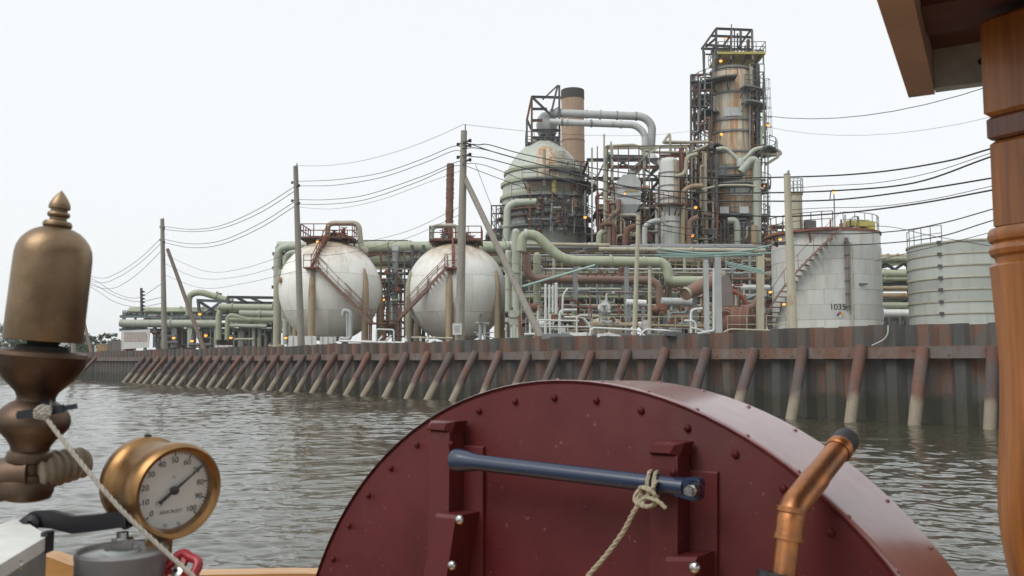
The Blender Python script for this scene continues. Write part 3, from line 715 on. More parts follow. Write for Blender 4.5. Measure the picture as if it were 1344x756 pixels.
# ------------------------------------------------------------------ spherical tanks
def flight(mb, a, b, w=0.9, side=Vector((0, -1, 0)), rail=1.0, tread=0.28):
    a, b = Vector(a), Vector(b); s = side.normalized() * w
    for o in (Vector((0, 0, 0)), s):
        mb.bar(a + o, b + o, .08, .26)
        for hh in (rail, rail * .5): mb.bar(a + o + Vector((0, 0, hh)), b + o + Vector((0, 0, hh)), .05)
        k = max(2, int((b - a).length / 1.1))
        for i in range(k + 1): q = a.lerp(b, i / k) + o; mb.bar(q, q + Vector((0, 0, rail)), .05)
    k = max(2, int(abs(b.z - a.z) / tread))
    for i in range(k): q = a.lerp(b, (i + .5) / k); mb.bar(q, q + s, .26, .04)
    return mb
def sphere_tank(label, cx, cy, Y, rad, leg0, land, foot, sgn):
    c = P(cx, cy, Y); base = Vector((c.x, c.y, GZ))
    o = thing('spherical_tank', label, 'tank', base, 'spherical storage tanks')
    # cored shell: plates in five bands over a slightly smaller inner ball
    inner = MB().ball(c, rad - .008, 48, 32).build('inner_shell', 'grey_tank', o)
    lats = [-90, -62, -25, 16, 54, 90]
    for i in range(5):
        nm = 6 if i in (0, 4) else 12
        for j in range(nm):
            m = MB(); a0, a1 = 360 / nm * j + i * 11 + .1, 360 / nm * (j + 1) + i * 11 - .1
            l0, l1 = lats[i] + (.14 if lats[i] > -90 else 0), lats[i + 1] - (.16 if lats[i + 1] < 90 else 0)
            na, nl = 72 // nm, 8; b0 = len(m.v)
            for u in range(nl + 1):
                for v in range(na + 1):
                    la, lo = R(l0 + (l1 - l0) * u / nl), R(a0 + (a1 - a0) * v / na)
                    m.v.append(c + Vector((math.cos(la) * math.sin(lo), -math.cos(la) * math.cos(lo), math.sin(la))) * rad)
            for u in range(nl):
                for v in range(na):
                    k = b0 + u * (na + 1) + v; m.f.append((k, k + 1, k + na + 2, k + na + 1))
            m.build('shell_plate', 'white_sphere', o)
    for k in range(6):
        a = R(leg0 + 60 * k); d = Vector((math.sin(a), -math.cos(a), 0)); p = c + d * (rad + .02)
        t = MB().tube([Vector((p.x, p.y, GZ - .3)), Vector((p.x, p.y, c.z - .4)), Vector((p.x, p.y, c.z + .6)), c + d * (rad - .15) + Vector((0, 0, 1.7))], [.29, .29, .24, .08], 14)
        leg = t.build('leg', 'tan' if k != 5 else 'beige', o)
        MB().box((p.x, p.y, GZ + .35), 1.1, 1.1, .7).build('footing', 'beige', leg)
    # crown platform
    zt = c.z + rad + .05
    pf = MB().box((c.x, c.y, zt), 4.4, 3.6, .14); 
    for i in range(5): pf.bar((c.x - 2.2 + i * 1.1, c.y - 1.8, zt - .12), (c.x - 2.2 + i * 1.1, c.y + 1.8, zt - .12), .12)
    for sx in (-1.9, 1.9):
        for sy in (-1.4, 1.4): pf.bar((c.x + sx, c.y + sy, zt), (c.x + sx * .85, c.y + sy * .85, zt - .9), .12)
    pf = pf.build('crown_platform', 'rust', o)
    rl = MB(); cs = [Vector((c.x + x, c.y + y, zt)) for x, y in ((-2.2, -1.8), (2.2, -1.8), (2.2, 1.8), (-2.2, 1.8), (-2.2, -1.8))]
    railing(rl, cs, 1.15, 1.0, .035); rl.build('railing', 'rust_red', pf)
    for i in range(5):                                    # valves and junction boxes on the crown
        x = c.x + random.uniform(-1.7, 1.7); y = c.y + random.uniform(-1.2, 1.2); h = random.uniform(.5, 1.3)
        m = MB().tube([(x, y, zt), (x, y, zt + h)], .13, 10); m.lathe([(.26, 0), (.26, .08), (.15, .09), (.15, .2), (.26, .21), (.26, .29)], (x, y, zt + h * .35), n=12)
        m.lathe([(.3, 0), (.3, .05)], (x, y, zt + h), n=12); m.box((x + .25, y, zt + .25), .3, .3, .45)
        m.build('relief_valve', random.choice(['rust_red', 'rust', 'grey_steel']), o)
    # stairs: lower flight, landing, steep upper flight
    yl = c.y - rad * .9
    L, F = P(*land, yl), P(*foot, yl + .2)
    st = flight(MB(), F, L).build('stair', 'brown_pipe' , o)
    m = MB().box(L + Vector((-.4 * sgn, -.45, -.05)), 1.3, 1.1, .1); railing(m, [L + Vector((-1.0 * sgn, -1, 0)), L + Vector((.2 * sgn, -1, 0))], 1.05, .6)
    m.bar(L + Vector((-.4 * sgn, -.2, 0)), Vector((L.x - .4 * sgn, L.y - .2, GZ)), .16)
    m.build('landing', 'rust_red', o)
    flight(MB(), L + Vector((-.5 * sgn, .2, 0)), Vector((c.x + .2 * sgn, c.y - 1.9, zt)), .7, rail=.9).build('upper_stair', 'rust_red', o)
    m = MB(); m.box(F + Vector((.5 * sgn, -.45, -.06)), 1.6, 1.3, .12)
    for dx in (-.1, 1.1):
        for dy in (-.9, 0): m.bar(F + Vector((dx * sgn, dy, -.06)), Vector((F.x + dx * sgn, F.y + dy, GZ)), .12)
    railing(m, [F + Vector((.0, -1.05, 0)), F + Vector((1.25 * sgn, -1.05, 0)), F + Vector((1.25 * sgn, .1, 0))], 1.05, .6)
    m.build('stair_base', 'rust', o)
    return o, c, zt
sA, cA, zA = sphere_tank('left spherical white tank with rusty stair falling to the right', 433, 382, 76, 4.42, -7, (418, 352), (489, 424), 1)
sB, cB, zB = sphere_tank('right spherical white tank with rusty stair falling to the left', 599, 384, 76, 4.36, -4, (588, 352), (523, 420), -1)
# manway port on the left sphere, drips of fittings
d = Vector((-.80, -.55, .16)).normalized(); MB().lathe([(.22, -.1), (.22, .2), (.30, .2), (.30, .28), (.01, .28)], cA + d * 4.40, d, 14).build('manway', 'tan', sA)
def loop_pipe(parent, pts, rpx, Y, mat='green'):
    return pipe('vent_pipe', mat, parent, pts, rpx, Y, M(rpx, Y) * 2.4, 12)
loop_pipe(sA, [(430, 320), (430, 293), (471, 293), (474, 326), (483, 330)], 3.6, 75.2, 'beige')
loop_pipe(sB, [(566, 322), (567, 297), (600, 296), (600, 318)], 3.2, 75.2, 'green_pale')
st = thing('vent_stack', 'tall rust-red wrapped vent stack rising above the right sphere', 'stack', P(589, 318, 78))
pts = [P(589, 318, 78) + Vector((0, 0, -1.2))]
prof = []
z0, z1 = P(589, 318, 78).z - 1.2, P(591, 215, 78).z
for k in range(41): prof.append((.33 + .035 * ((k % 2)) + random.uniform(-.02, .02), (z1 - z0) * k / 40))
ax = (P(591, 215, 78) - P(589, 318, 78)).normalized()
MB().lathe(prof + [(.01, z1 - z0)], pts[0], ax, 12).build('wrapped_pipe', 'rust', st)
MB().lathe([(.5, 0), (.5, .12), (.36, .14), (.36, .4)], pts[0] + ax * .2, ax, 12).build('flange', 'rust_red', st)

# ------------------------------------------------------------------ generic plant steel and pipework
PIPE_MATS = ['green', 'green', 'green_pale', 'beige', 'beige', 'brown_pipe', 'grey_steel', 'tan', 'rust', 'grey_duct', 'blue_grey_steel']
def rack(name, label, x0, x1, y0, y1, levels, bay, col_mat='grey_steel', beam_mat='grey_steel', dens=6, rmax=.3, zig=True, mats=PIPE_MATS, truss=True, cw=.3):
    """pipe rack standing on the yard: columns, cross beams, stringers and pipe runs, each its own part"""
    o = thing(name, label, 'pipe rack', Vector(((x0 + x1) / 2, (y0 + y1) / 2, GZ)))
    nb = max(1, round((x1 - x0) / bay)); top = max(levels)
    xs = [x0 + (x1 - x0) * i / nb for i in range(nb + 1)]
    for x in xs:
        for y in (y0, y1): MB().ibeam((x, y, GZ - .2), (x, y, top + .4), cw, cw).build('rack_column', col_mat, o)
        for z in levels: MB().ibeam((x, y0 - .3, z), (x, y1 + .3, z), .2, .3).build('cross_beam', beam_mat, o)
    for z in levels:
        for y in (y0 - .2, y1 + .2):
            MB().ibeam((x0 - .4, y, z - .33), (x1 + .4, y, z - .33), .18, .3).build('stringer', random.choice([beam_mat, col_mat, 'rust', beam_mat]), o)
    if truss:
        z, zz = levels[0], levels[1] if len(levels) > 1 else GZ
        for xa, xb in zip(xs, xs[1:]):
            if random.random() < .5: MB().bar((xa, y0 - .1, zz), (xb, y0 - .1, z), .13).build('brace', random.choice([beam_mat, 'rust', 'dark_steel']), o)
    for z in levels:
        n = dens; step = (y1 - y0) / n
        for k in range(n):
            r = min(rmax, step * .42) * random.choice([.35, .5, .5, .7, 1.0]); y = y0 + (k + .5) * step + random.uniform(-.1, .1) * step
            xa, xb = x0 - random.uniform(0, .35), x1 + random.uniform(0, .6)
            zz = z + .16 + r
            if zig and random.random() < .35:
                xm = random.uniform(x0 + 2, x1 - 2) if x1 - x0 > 5 else (x0 + x1) / 2; dz = random.choice((-1, 1)) * random.uniform(.5, 1.3)
                pts = [(xa, y, zz), (xm, y, zz), (xm, y, zz + dz), (xb, y, zz + dz)]
            else: pts = [(xa, y, zz), (xb, y, zz)]
            m = MB().tube(fillet(pts, r * 3, 4), r, 10)
            for q in range(random.choice((1, 2, 3))):
                xq = random.uniform(xa, min(pts[1][0], xb)); m.lathe([(r * .9, -.07), (r * 1.22 + .03, -.07), (r * 1.22 + .03, .07), (r * .9, .07)], (xq, y, zz), Vector((1, 0, 0)), 10)
            m.build('pipe', random.choice(mats), o)
    return o
def clutter(parent, px0, px1, py0, py1, Y0, Y1, n, mats=PIPE_MATS, rp=(.8, 2.2)):
    """small bore pipework: risers with elbows"""
    for _ in range(n):
        Y = random.uniform(Y0, Y1); a = (random.uniform(px0, px1), random.uniform(py0, py1)); pts = [a]
        for k in range(random.choice([1, 2, 2, 3])):
            x, y = pts[-1]
            if k % 2 == random.choice([0, 0, 0, 1]): y = random.uniform(py0, py1)
            else: x = min(px1, max(px0, x + random.uniform(-30, 30)))
            if abs(x - pts[-1][0]) + abs(y - pts[-1][1]) > 4: pts.append((x, y))
        if len(pts) < 2: pts.append((a[0], min(py1, a[1] + 20)))
        pipe('pipe', random.choice(mats), parent, pts, random.uniform(*rp), Y, n=8)
def members(parent, name, mat, segs, Y, w):
    for (a, b) in segs:
        MB().ibeam(P(*a, Y), P(*b, Y), w, w * 1.1).build(name, mat if isinstance(mat, str) else random.choice(mat), parent)
def X(px, Y): return P(px, 440, Y).x
def Zp(py, Y, px=672): return P(px, py, Y).z

# rack running behind both spheres
rackS = rack('pipe_rack', 'green pipe rack running behind the two spherical tanks', X(372, 87), X(672, 87), 84, 89, [Zp(334, 87), Zp(352, 87), Zp(376, 87)], 5.2, 'beige', 'dark_steel', 4, .42, False, ['green', 'green_pale', 'green', 'dark_steel', 'beige'])
pipe('pipe', 'green', rackS, [(470, 325), (668, 325)], 7.5, 84.5, n=14)
pipe('pipe', 'dark_steel', rackS, [(468, 317), (538, 317), (548, 322), (668, 319)], 2.2, 85)
pipe('pipe', 'green', rackS, [(490, 342), (668, 342)], 6, 84.5, n=14)
for px in (519, 541, 556): MB().ibeam(P(px, 322, 82.5), Vector((P(px, 440, 82.5).x, 82.5, GZ)), .55 if px == 519 else .3, .5).build('rack_column', 'grey_duct' if px == 519 else 'dark_steel', rackS)
clutter(rackS, 498, 562, 345, 440, 80, 88, 26, ['dark_steel', 'rust', 'grey_steel', 'green', 'rust'], (1, 2))
# green duct at the left shoulder of the left sphere
gd = thing('green_duct', 'pale green duct rising left of the left sphere and bending over its shoulder', 'duct', Vector((X(366, 83), 83, GZ)))
pipe('riser', 'green_pale', gd, [(364, 452), (364, 325), (392, 323), (410, 322)], 5.0, 83, 1.3, 14)
pipe('riser', 'green_pale', gd, [(375, 452), (375, 333), (396, 331)], 4.2, 82, 1.0, 12)

# low rack on the far left
L0 = 101
rackL = rack('pipe_rack', 'low pale green pipe rack at the left end of the plant', X(172, L0), X(372, L0), L0 - 2, L0 + 4, [Zp(413, L0), Zp(430, L0)], 4.2, 'green_pale', 'blue_grey_steel', 4, .36, False, ['green', 'green_pale', 'green', 'grey_steel'])
pipe('pipe', 'green_pale', rackL, [(158, 424), (166, 424.5), (285, 425)], 5.2, L0 - 3, n=14)
pipe('pipe', 'green', rackL, [(247, 428), (248, 387), (262, 383), (305, 396)], 4.2, L0 - 1, 1.2, 14)
for y, xa, xb, r in ((403, 288, 358, 4.6), (411, 315, 372, 5.0), (419, 300, 372, 4.2), (405, 330, 366, 3.6), (427, 300, 350, 2.6)):
    pipe('pipe', random.choice(['green', 'green_pale']), rackL, [(xa, y), (xb, y + 1)], r, L0 - 3.5, n=14)
pipe('pipe', 'green', rackL, [(287, 446), (287, 408), (305, 403)], 4, L0 - 3.2)
pipe('pipe', 'green', rackL, [(298, 446), (299, 412), (330, 420)], 3.2, L0 - 3.6)
members(rackL, 'beam', ['blue_grey_steel', 'dark_steel'], [((258, 394), (300, 396)), ((298, 390), (374, 391)), ((300, 397), (368, 398)), ((260, 394), (262, 412)), ((299, 390), (299, 450)), ((366, 391), (367, 452)), ((262, 396), (285, 411)), ((270, 411), (290, 397)), ((312, 391), (325, 398)), ((345, 398), (330, 391))], L0 - 2.5, .28)
pipe('pipe', 'green_pale', rackL, [(191, 415), (192, 404), (225, 407), (226, 414)], 1.6, L0)
members(rackL, 'strut', ['grey_steel', 'dark_steel'], [((285, 395), (285, 383)), ((280, 386), (291, 386)), ((200, 411), (200, 406)), ((220, 411), (220, 407))], L0, .2)
for x in (203, 230, 250, 283, 318, 333, 341): members(rackL, 'post', ['green_pale', 'blue_grey_steel', 'grey_steel'], [((x, 428), (x, 456))], L0 - 2.8, .5 if x in (230, 250) else .3)
clutter(rackL, 200, 365, 432, 455, 95, 104, 40, ['dark_steel', 'dark_steel', 'rust', 'green', 'grey_steel'], (.8, 2.4))
# dark pump house bulk below the low rack
for i, (xa, xb, ya) in enumerate(((205, 246, 436), (262, 300, 438), (306, 356, 434))):
    Yq = 105; hb = thing('pump_shed', ['dark open pump shed below the left end of the low rack', 'dark pump shed below the middle of the low rack', 'dark pump shed below the right end of the low rack'][i], 'shed', Vector((X((xa + xb) / 2, Yq), Yq, GZ)))
    x0, x1, zt = X(xa, Yq), X(xb, Yq), Zp(ya, Yq)
    MB().box(((x0 + x1) / 2, Yq + 1.5, (GZ + zt) / 2), x1 - x0, 3, zt - GZ).build('wall', 'dark_steel', hb)
    MB().prism([Vector((x0 - .2, Yq - .6, zt)), Vector((x1 + .2, Yq - .6, zt)), Vector((x1 + .2, Yq + 3.3, zt + .35)), Vector((x0 - .2, Yq + 3.3, zt + .35))], (0, 0, .12)).build('roof', 'grey_steel', hb)
    for k in range(2): MB().box((x0 + (x1 - x0) * (k + .5) / 2, Yq - .02, GZ + .75), (x1 - x0) * .32, .1, 1.5).build('door', 'rust', hb)
# insulator mast at the left end
mst = thing('insulator_mast', 'short dark mast with stacked insulators at the left end of the low rack', 'mast', P(186, 412, 99))
MB().bar(P(186, 413, 99), P(185.5, 378, 99), .22).build('mast', 'dark_steel', mst)
for k in range(6):
    c = P(188, 384 + k * 4.6, 99); MB().lathe([(.1, 0), (.26, .05), (.1, .1), (.22, .15), (.05, .2)], c, n=10).build('insulator', 'insulator', mst)
for k in range(2): MB().bar(P(178, 413, 99) + Vector((k * 1.2, 0, -4)), P(178, 413, 99) + Vector((k * 1.2, 0, .3)), .2).build('support', 'dark_steel', mst)
# white sign board with faded lettering
sb = thing('sign_board', 'large faded white sign board facing the river at the left end', 'sign', Vector((X(181, 97), 97, GZ)))
def Q(px, py): return P(px, py, 97)
MB().prism([Q(160, 434), Q(160, 458.5), Q(195, 456), Q(197, 432)], (0, .1, 0)).build('panel', 'sign_white', sb)
for k in range(5):
    x = 163
    while x < 191:
        wv = random.uniform(1.6, 6); p = Q(x, 437 + k * 2.6); p2 = Q(min(x + wv, 193), 437 + k * 2.6)
        MB().bar(p - Vector((0, .02, 0)), p2 - Vector((0, .02, 0)), .02, .10).build('faded_lettering', 'sign_print', sb); x += wv + .9
for x in (165, 178, 191): MB().bar(Vector((X(x, 97.2), 97.2, GZ)), P(x, 434, 97.2), .16).build('post', 'pole_wood', sb)

def lattice(parent, x0, x1, y0, y1, Y, nx, ny, mats, w=.12, fill=.75, xb=.35, name='lattice_member'):
    """light steel framing: uprights, rails and cross bracing, each its own member"""
    for i in range(nx + 1):
        x = x0 + (x1 - x0) * i / nx
        MB().bar(P(x, y0, Y), P(x, y1, Y), w).build(name, random.choice(mats), parent)
    for j in range(ny + 1):
        y = y0 + (y1 - y0) * j / ny
        for i in range(nx):
            if random.random() > fill: continue
            xa, xb_ = x0 + (x1 - x0) * i / nx, x0 + (x1 - x0) * (i + 1) / nx
            MB().bar(P(xa, y, Y), P(xb_, y, Y), w * .9).build(name, random.choice(mats), parent)
            if j < ny and random.random() < xb:
                yb = y0 + (y1 - y0) * (j + 1) / ny; f = random.random() < .5
                MB().bar(P(xa, y if f else yb, Y - .05), P(xb_, yb if f else y, Y - .05), w * .7).build(name, random.choice(mats), parent)
def valves(parent, px0, px1, py0, py1, Y0, Y1, n, mats):
    """hand-wheel valves and small pots among the pipes"""
    for _ in range(n):
        c = P(random.uniform(px0, px1), random.uniform(py0, py1), random.uniform(Y0, Y1)); r = random.uniform(.12, .3)
        m = MB().lathe([(r * .5, -r * 2.2), (r * 1.1, -r * 2.1), (r * 1.1, -r * 1.8), (r * .7, -r * 1.2), (r, -r * .3), (r, r * .4), (r * .5, r * .9), (r * .2, r), (r * .2, r * 2.2), (r * 1.2, r * 2.25), (r * 1.2, r * 2.45), (.01, r * 2.5)], c, random.choice((Vector((0, 0, 1)), Vector((1, 0, 0)), Vector((0, -1, 0)))), 10)
        m.build('valve', random.choice(mats), parent)
# ------------------------------------------------------------------ green reactor with head frame
RY = 95.0
rc = P(714, 250, RY); rbase = Vector((rc.x, RY, GZ))
rx = thing('reactor_vessel', 'bulbous pale green reactor with ribbed rings and rusty platforms', 'vessel', rbase)
def vz(py): return Zp(py, RY, 714)
prof = [(M(56, RY), GZ - .2)] + [(M(r, RY), vz(y)) for y, r in ((306, 56), (262, 55.5), (248, 55), (236, 53), (226, 49.5), (216, 44.5), (206, 38), (198, 30), (191, 22), (187, 17), (183, 16))]
MB().lathe([(r, z) for r, z in prof] + [(.01, prof[-1][1])], Vector((rc.x, RY, 0)), n=48).build('shell', 'reactor_skin', rx)
for y, r in ((229, 51), (244, 55), (262, 56.3), (277, 56.6)):
    rr = M(r, RY); MB().lathe([(rr - .1, -.2), (rr + .22, -.2), (rr + .22, .12), (rr - .1, .12)], Vector((rc.x, RY, vz(y))), n=48, close=True).build('stiffening_ring', 'green' if y != 277 else 'grey_steel', rx)
rcen = Vector((rc.x, RY, 0))
for (y, a0, a1, r0, r1) in ((247, -25, 118, 54, 71), (266, -38, 35, 56, 70), (290, -85, 95, 56, 64), (303, -95, 100, 56, 66), (233, 5, 80, 50, 60), (282, -60, -10, 56, 67)):
    platform(rx, rcen, vz(y), M(r0, RY), M(r1, RY), a0, a1, random.choice(['dark_steel', 'rust', 'grey_steel']), 'dark_steel')
# insulation cladding panels, tan with run-down rust, on the river side
for i, (a0, a1, y0, y1, mt) in enumerate(((-12, 18, 200, 243, 'column_skin'), (20, 46, 206, 243, 'beige'), (-28, 4, 248, 262, 'tan'), (6, 40, 249, 286, 'column_skin'), (-20, 2, 280, 302, 'white_pipe'), (8, 30, 290, 303, 'white_pipe'), (-48, -24, 280, 300, 'white_pipe'))):
    pr = []
    for k in range(7):
        y = y1 + (y0 - y1) * k / 6
        rr = np.interp(y, [183, 187, 191, 198, 206, 216, 226, 236, 248, 262, 306], [16, 17, 22, 30, 38, 44.5, 49.5, 53, 55, 55.5, 56])
        pr.append((M(rr, RY) + .09, vz(y)))
    MB().lathe(pr, Vector((rc.x, RY, 0)), n=8, a0=R(a0), a1=R(a1)).build('cladding_panel', mt, rx)
for px, ya, yb, r, mt in ((747, 216, 306, 2.2, 'green_pale'), (753, 240, 306, 2.0, 'grey_duct'), (758, 246, 306, 2.6, 'green'), (764, 246, 306, 1.8, 'beige'), (769, 252, 306, 1.4, 'grey_steel'), (742, 262, 306, 1.5, 'grey_steel'), (727, 231, 254, 3.6, 'yellow'), (714, 196, 244, 2.4, 'beige'), (695, 246, 300, 1.6, 'rust'), (703, 268, 306, 1.5, 'dark_steel')):
    pipe('riser', mt, rx, [(px, ya), (px + .5, yb)], r, RY - M(60, RY) - .2 if px < 740 else RY - 2.5, n=10)
pipe('outlet_pipe', 'green_pale', rx, [(664, 330), (666, 272), (676, 266), (704, 265)], 5, 88.5, 1.6, 14)
clutter(rx, 692, 770, 250, 306, 88.5, 91, 16, ['dark_steel', 'rust', 'grey_steel', 'beige', 'white_pipe'], (.6, 1.4))
ladder(rx, P(738, 300, 89.6), P(737, 200, 92), mat='grey_steel')
# head frame above the reactor
MB().box((rc.x - .2, RY, vz(192)), M(44, RY), M(40, RY), .18).build('head_platform', 'dark_steel', rx)
hr = MB(); hx, hy = M(22, RY), M(20, RY); cs = [Vector((rc.x - .2 + x, RY + y, vz(192) + .1)) for x, y in ((-hx, -hy), (hx, -hy), (hx, hy), (-hx, hy), (-hx, -hy))]
railing(hr, cs, 1.1, 1.0, .03); hr.build('railing', 'dark_steel', rx)
for dy in (-1.6, 1.6):
    Yq = RY + dy
    members(rx, 'head_frame_member', ['dark_steel', 'dark_steel', 'rust'], [((691.5, 190), (691.5, 158)), ((691.5, 158), (698, 127)), ((698, 192), (698, 127)), ((698, 127), (736, 128)), ((734.5, 192), (734, 112)), ((697, 143), (718, 143)), ((697, 158), (712, 158)), ((697, 171), (733, 171)), ((697, 181), (733, 181)), ((698, 127), (722, 150)), ((692, 158), (698, 171)), ((732, 112), (724, 146)), ((715, 192), (715, 181))], Yq, .22)
members(rx, 'head_frame_member', 'dark_steel', [((732, 112), (712, 131)), ((735, 140), (700, 160))], RY, .13)
for a, b in (((698, 127), 0), ((735, 128), 0), ((691.5, 158), 0), ((735, 171), 0), ((698, 171), 0)):
    MB().bar(P(*a, RY - 1.6), P(*a, RY + 1.6), .18).build('head_frame_member', 'dark_steel', rx)
c = P(718, 163, RY)
MB().lathe([(.4, -1.9), (.75, -1.7), (1.1, -.9), (1.2, -.1), (1.05, .7), (.65, 1.2), (.1, 1.4)], c, n=24).build('outlet_dome', 'grey_duct', rx)
MB().tube([Vector((c.x, c.y, vz(183) - .2)), c + Vector((0, 0, -1.5))], .55, 16).build('outlet_neck', 'rust', rx)
for k in range(5): MB().lathe([(.28, 0), (.28, .1), (.16, .12), (.16, .45), (.28, .46), (.28, .55)], P(706 + k * 6.5, 187 - (k % 2) * 4, RY - 1.2), n=10).build('valve', random.choice(['dark_steel', 'rust', 'soot']), rx)

# brick chimney
ch = thing('chimney', 'tan brick chimney with a soot-black top behind the reactor', 'chimney', Vector((P(752, 200, 118).x, 118, GZ)))
cx = P(752, 200, 118).x; zt = Zp(119, 118, 752); zb = Zp(131, 118, 752)
MB().lathe([(1.78, GZ - .2), (1.56, zb), ], Vector((cx, 118, 0)), n=32).build('shaft', 'chimney_brick', ch)
MB().lathe([(1.56, zb), (1.62, zb + .02), (1.60, zt), (1.36, zt), (1.36, zt - 3), (.01, zt - 3)], Vector((cx, 118, 0)), n=32).build('sooty_crown', 'soot', ch)
for k in range(5):
    z = GZ + (zb - GZ) * (k + 1) / 6; MB().lathe([(1.4, -.05), (1.83 - .036 * (k + 1), -.05), (1.83 - .036 * (k + 1), .05), (1.4, .05)], Vector((cx, 118, z)), n=32, close=True).build('iron_hoop', 'brown_pipe', ch)

# twin overhead ducts
td = thing('overhead_duct', 'upper grey duct crossing from the reactor head to the steel structure', 'duct', P(855, 200, 92))
pipe('duct_run', 'grey_duct', td, [(722, 148, 94), (845, 153, 92), (856, 164, 92), (854, 208, 92)], 5.4, 92, 1.1, 18)
for px, py, Yq in ((736, 148.5, 93.9), (770, 150, 93.3), (810, 151.6, 92.6), (835, 152.6, 92.2)): MB().lathe([(M(6.1, 92), -.1), (M(6.1, 92), .1)], P(px, py, Yq), Vector((1, 0, 0)), 18).build('joint_band', 'grey_steel', td)
td2 = thing('overhead_duct', 'lower grey duct crossing from the reactor head to the steel structure', 'duct', P(847, 200, 91))
pipe('duct_run', 'grey_duct', td2, [(722, 160, 93), (835, 164, 90.8), (847, 176, 90.8), (846, 206, 90.8)], 4.6, 91, 1.1, 18)
for px, py in ((738, 160.5), (776, 162), (815, 163.3)): MB().lathe([(M(5.3, 92), -.1), (M(5.3, 92), .1)], P(px, py, 91.4), Vector((1, 0, 0)), 18).build('joint_band', 'grey_steel', td2)
yd = thing('duct_junction', 'grey forked duct feeding the hopper and the white column', 'duct', P(850, 208, 91.5))
pipe('branch', 'grey_duct', yd, [(852, 202, 91), (850, 210, 90), (832, 224, 86.5), (824, 236, 85.4)], 5.2, 91.5, .8, 16)
pipe('branch', 'grey_duct', yd, [(854, 202, 91), (858, 210, 88), (872, 216, 85), (880, 216, 84.3)], 5.2, 91, .8, 16)
MB().lathe([(.1, -.5), (.55, -.4), (.62, 0), (.5, .5)], P(853, 205, 91.5), n=16).build('throat', 'grey_duct', yd)

# grey gabled hopper
hp = thing('hopper', 'grey gabled steel hopper in the steel structure', 'hopper', P(826, 268, 85.2))
def H(px, py): return P(px, py, 83.9)
MB().prism([H(810, 268), H(810, 238), H(818, 229), (H(834, 229)), H(841, 238), H(841, 268)], (0, 2.6, 0)).build('casing', 'grey_duct', hp)
for y in (246, 257): MB().bar(H(810, y) - Vector((0, .04, 0)), H(841, y) - Vector((0, .04, 0)), .08, .12).build('stiffener', 'grey_steel', hp)
MB().prism([H(812, 268), H(840, 268), H(832, 284), H(820, 284)], (0, 2.4, 0)).build('cone', 'grey_steel', hp)
MB().box(H(829, 250), M(17, 84), .1, M(3.5, 84)).build('louvre', 'tan', hp)

# white column vessel with rusty band
wv = thing('column_vessel', 'slim white column vessel with a rusty side in the steel structure', 'vessel', Vector((P(879, 260, 84.3).x, 84.3, GZ)))
wx = P(879, 260, 84.3).x
MB().lathe([(M(13, 84.3), GZ)] + [(M(13, 84.3), Zp(214, 84.3, 879)), (M(12, 84.3), Zp(211, 84.3, 879)), (M(8, 84.3), Zp(208, 84.3, 879)), (.01, Zp(207, 84.3, 879))], Vector((wx, 84.3, 0)), n=28).build('shell', 'white_tank', wv)
MB().lathe([(M(13.2, 84.3), Zp(270, 84.3, 879)), (M(13.2, 84.3), Zp(212, 84.3, 879))], Vector((wx, 84.3, 0)), n=6, a0=R(15), a1=R(75)).build('cladding_panel', 'column_skin', wv)
for y in (228, 245, 262, 292): MB().lathe([(M(12, 84.3), -.06), (M(13.7, 84.3), -.06), (M(13.7, 84.3), .06), (M(12, 84.3), .06)], Vector((wx, 84.3, Zp(y, 84.3, 879))), n=28, close=True).build('girth_band', 'grey_steel', wv)
platform(wv, Vector((wx, 84.3, 0)), Zp(270, 84.3, 879), M(13, 84.3), M(24, 84.3), -75, 110, 'rust', 'rust')
pipe('side_pipe', 'green_pale', wv, [(870, 278), (871, 295), (884, 296), (884, 330)], 2.0, 82.9)
ladder(wv, P(868, 322, 82.8), P(868, 272, 82.8), mat='grey_steel', cage=False)

# open steel structure round hopper and column vessel
ss = thing('steel_structure', 'open rusty steel structure with hopper between reactor and tall column', 'structure', Vector((X(845, 90), 90, GZ)))
for Yq in (86.0, 94.5):
    for px, top, mt in ((795, 196, 'beige'), (803, 192, 'beige'), (845, 196, 'beige'), (866, 226, 'rust'), (906, 190, 'rust'), (893, 196, 'rust'), (832, 240, 'dark_steel')):
        t = P(px, top, Yq); MB().ibeam((t.x, Yq, GZ), t, .27, .27).build('column', mt, ss)
    for xa, ya, xb, yb, mt in ((793, 194, 910, 192, 'beige'), (795, 205, 850, 206, 'grey_steel'), (770, 210, 868, 210, 'dark_steel'), (796, 219, 906, 220, 'rust_red'), (770, 234, 866, 236, 'dark_steel'), (795, 262, 868, 264, 'rust'), (786, 272, 906, 271, 'beige'), (790, 304, 906, 304, 'rust'), (790, 318, 908, 318, 'beige'), (866, 205, 910, 204, 'rust'), (866, 234, 908, 236, 'rust'), (800, 250, 812, 250, 'rust')):
        MB().ibeam(P(xa, ya, Yq), P(xb, yb, Yq), .24, .32).build('beam', mt, ss)
for xa, ya, xb, yb, mt in ((803, 272, 833, 304, 'beige'), (833, 272, 806, 304, 'beige'), (836, 274, 862, 304, 'grey_steel'), (862, 274, 838, 304, 'beige'), (779, 242, 800, 200, 'grey_steel'), (803, 222, 832, 206, 'dark_steel'), (803, 206, 832, 222, 'dark_steel'), (846, 222, 866, 236, 'dark_steel'), (846, 236, 866, 220, 'dark_steel'), (803, 236, 812, 262, 'rust'), (893, 236, 906, 270, 'rust'), (893, 270, 906, 236, 'rust'), (846, 206, 832, 220, 'grey_steel'), (866, 192, 846, 205, 'beige'), (870, 304, 905, 274, 'rust')):
    MB().bar(P(xa, ya, 85.8), P(xb, yb, 85.8), .17).build('brace', mt, ss)
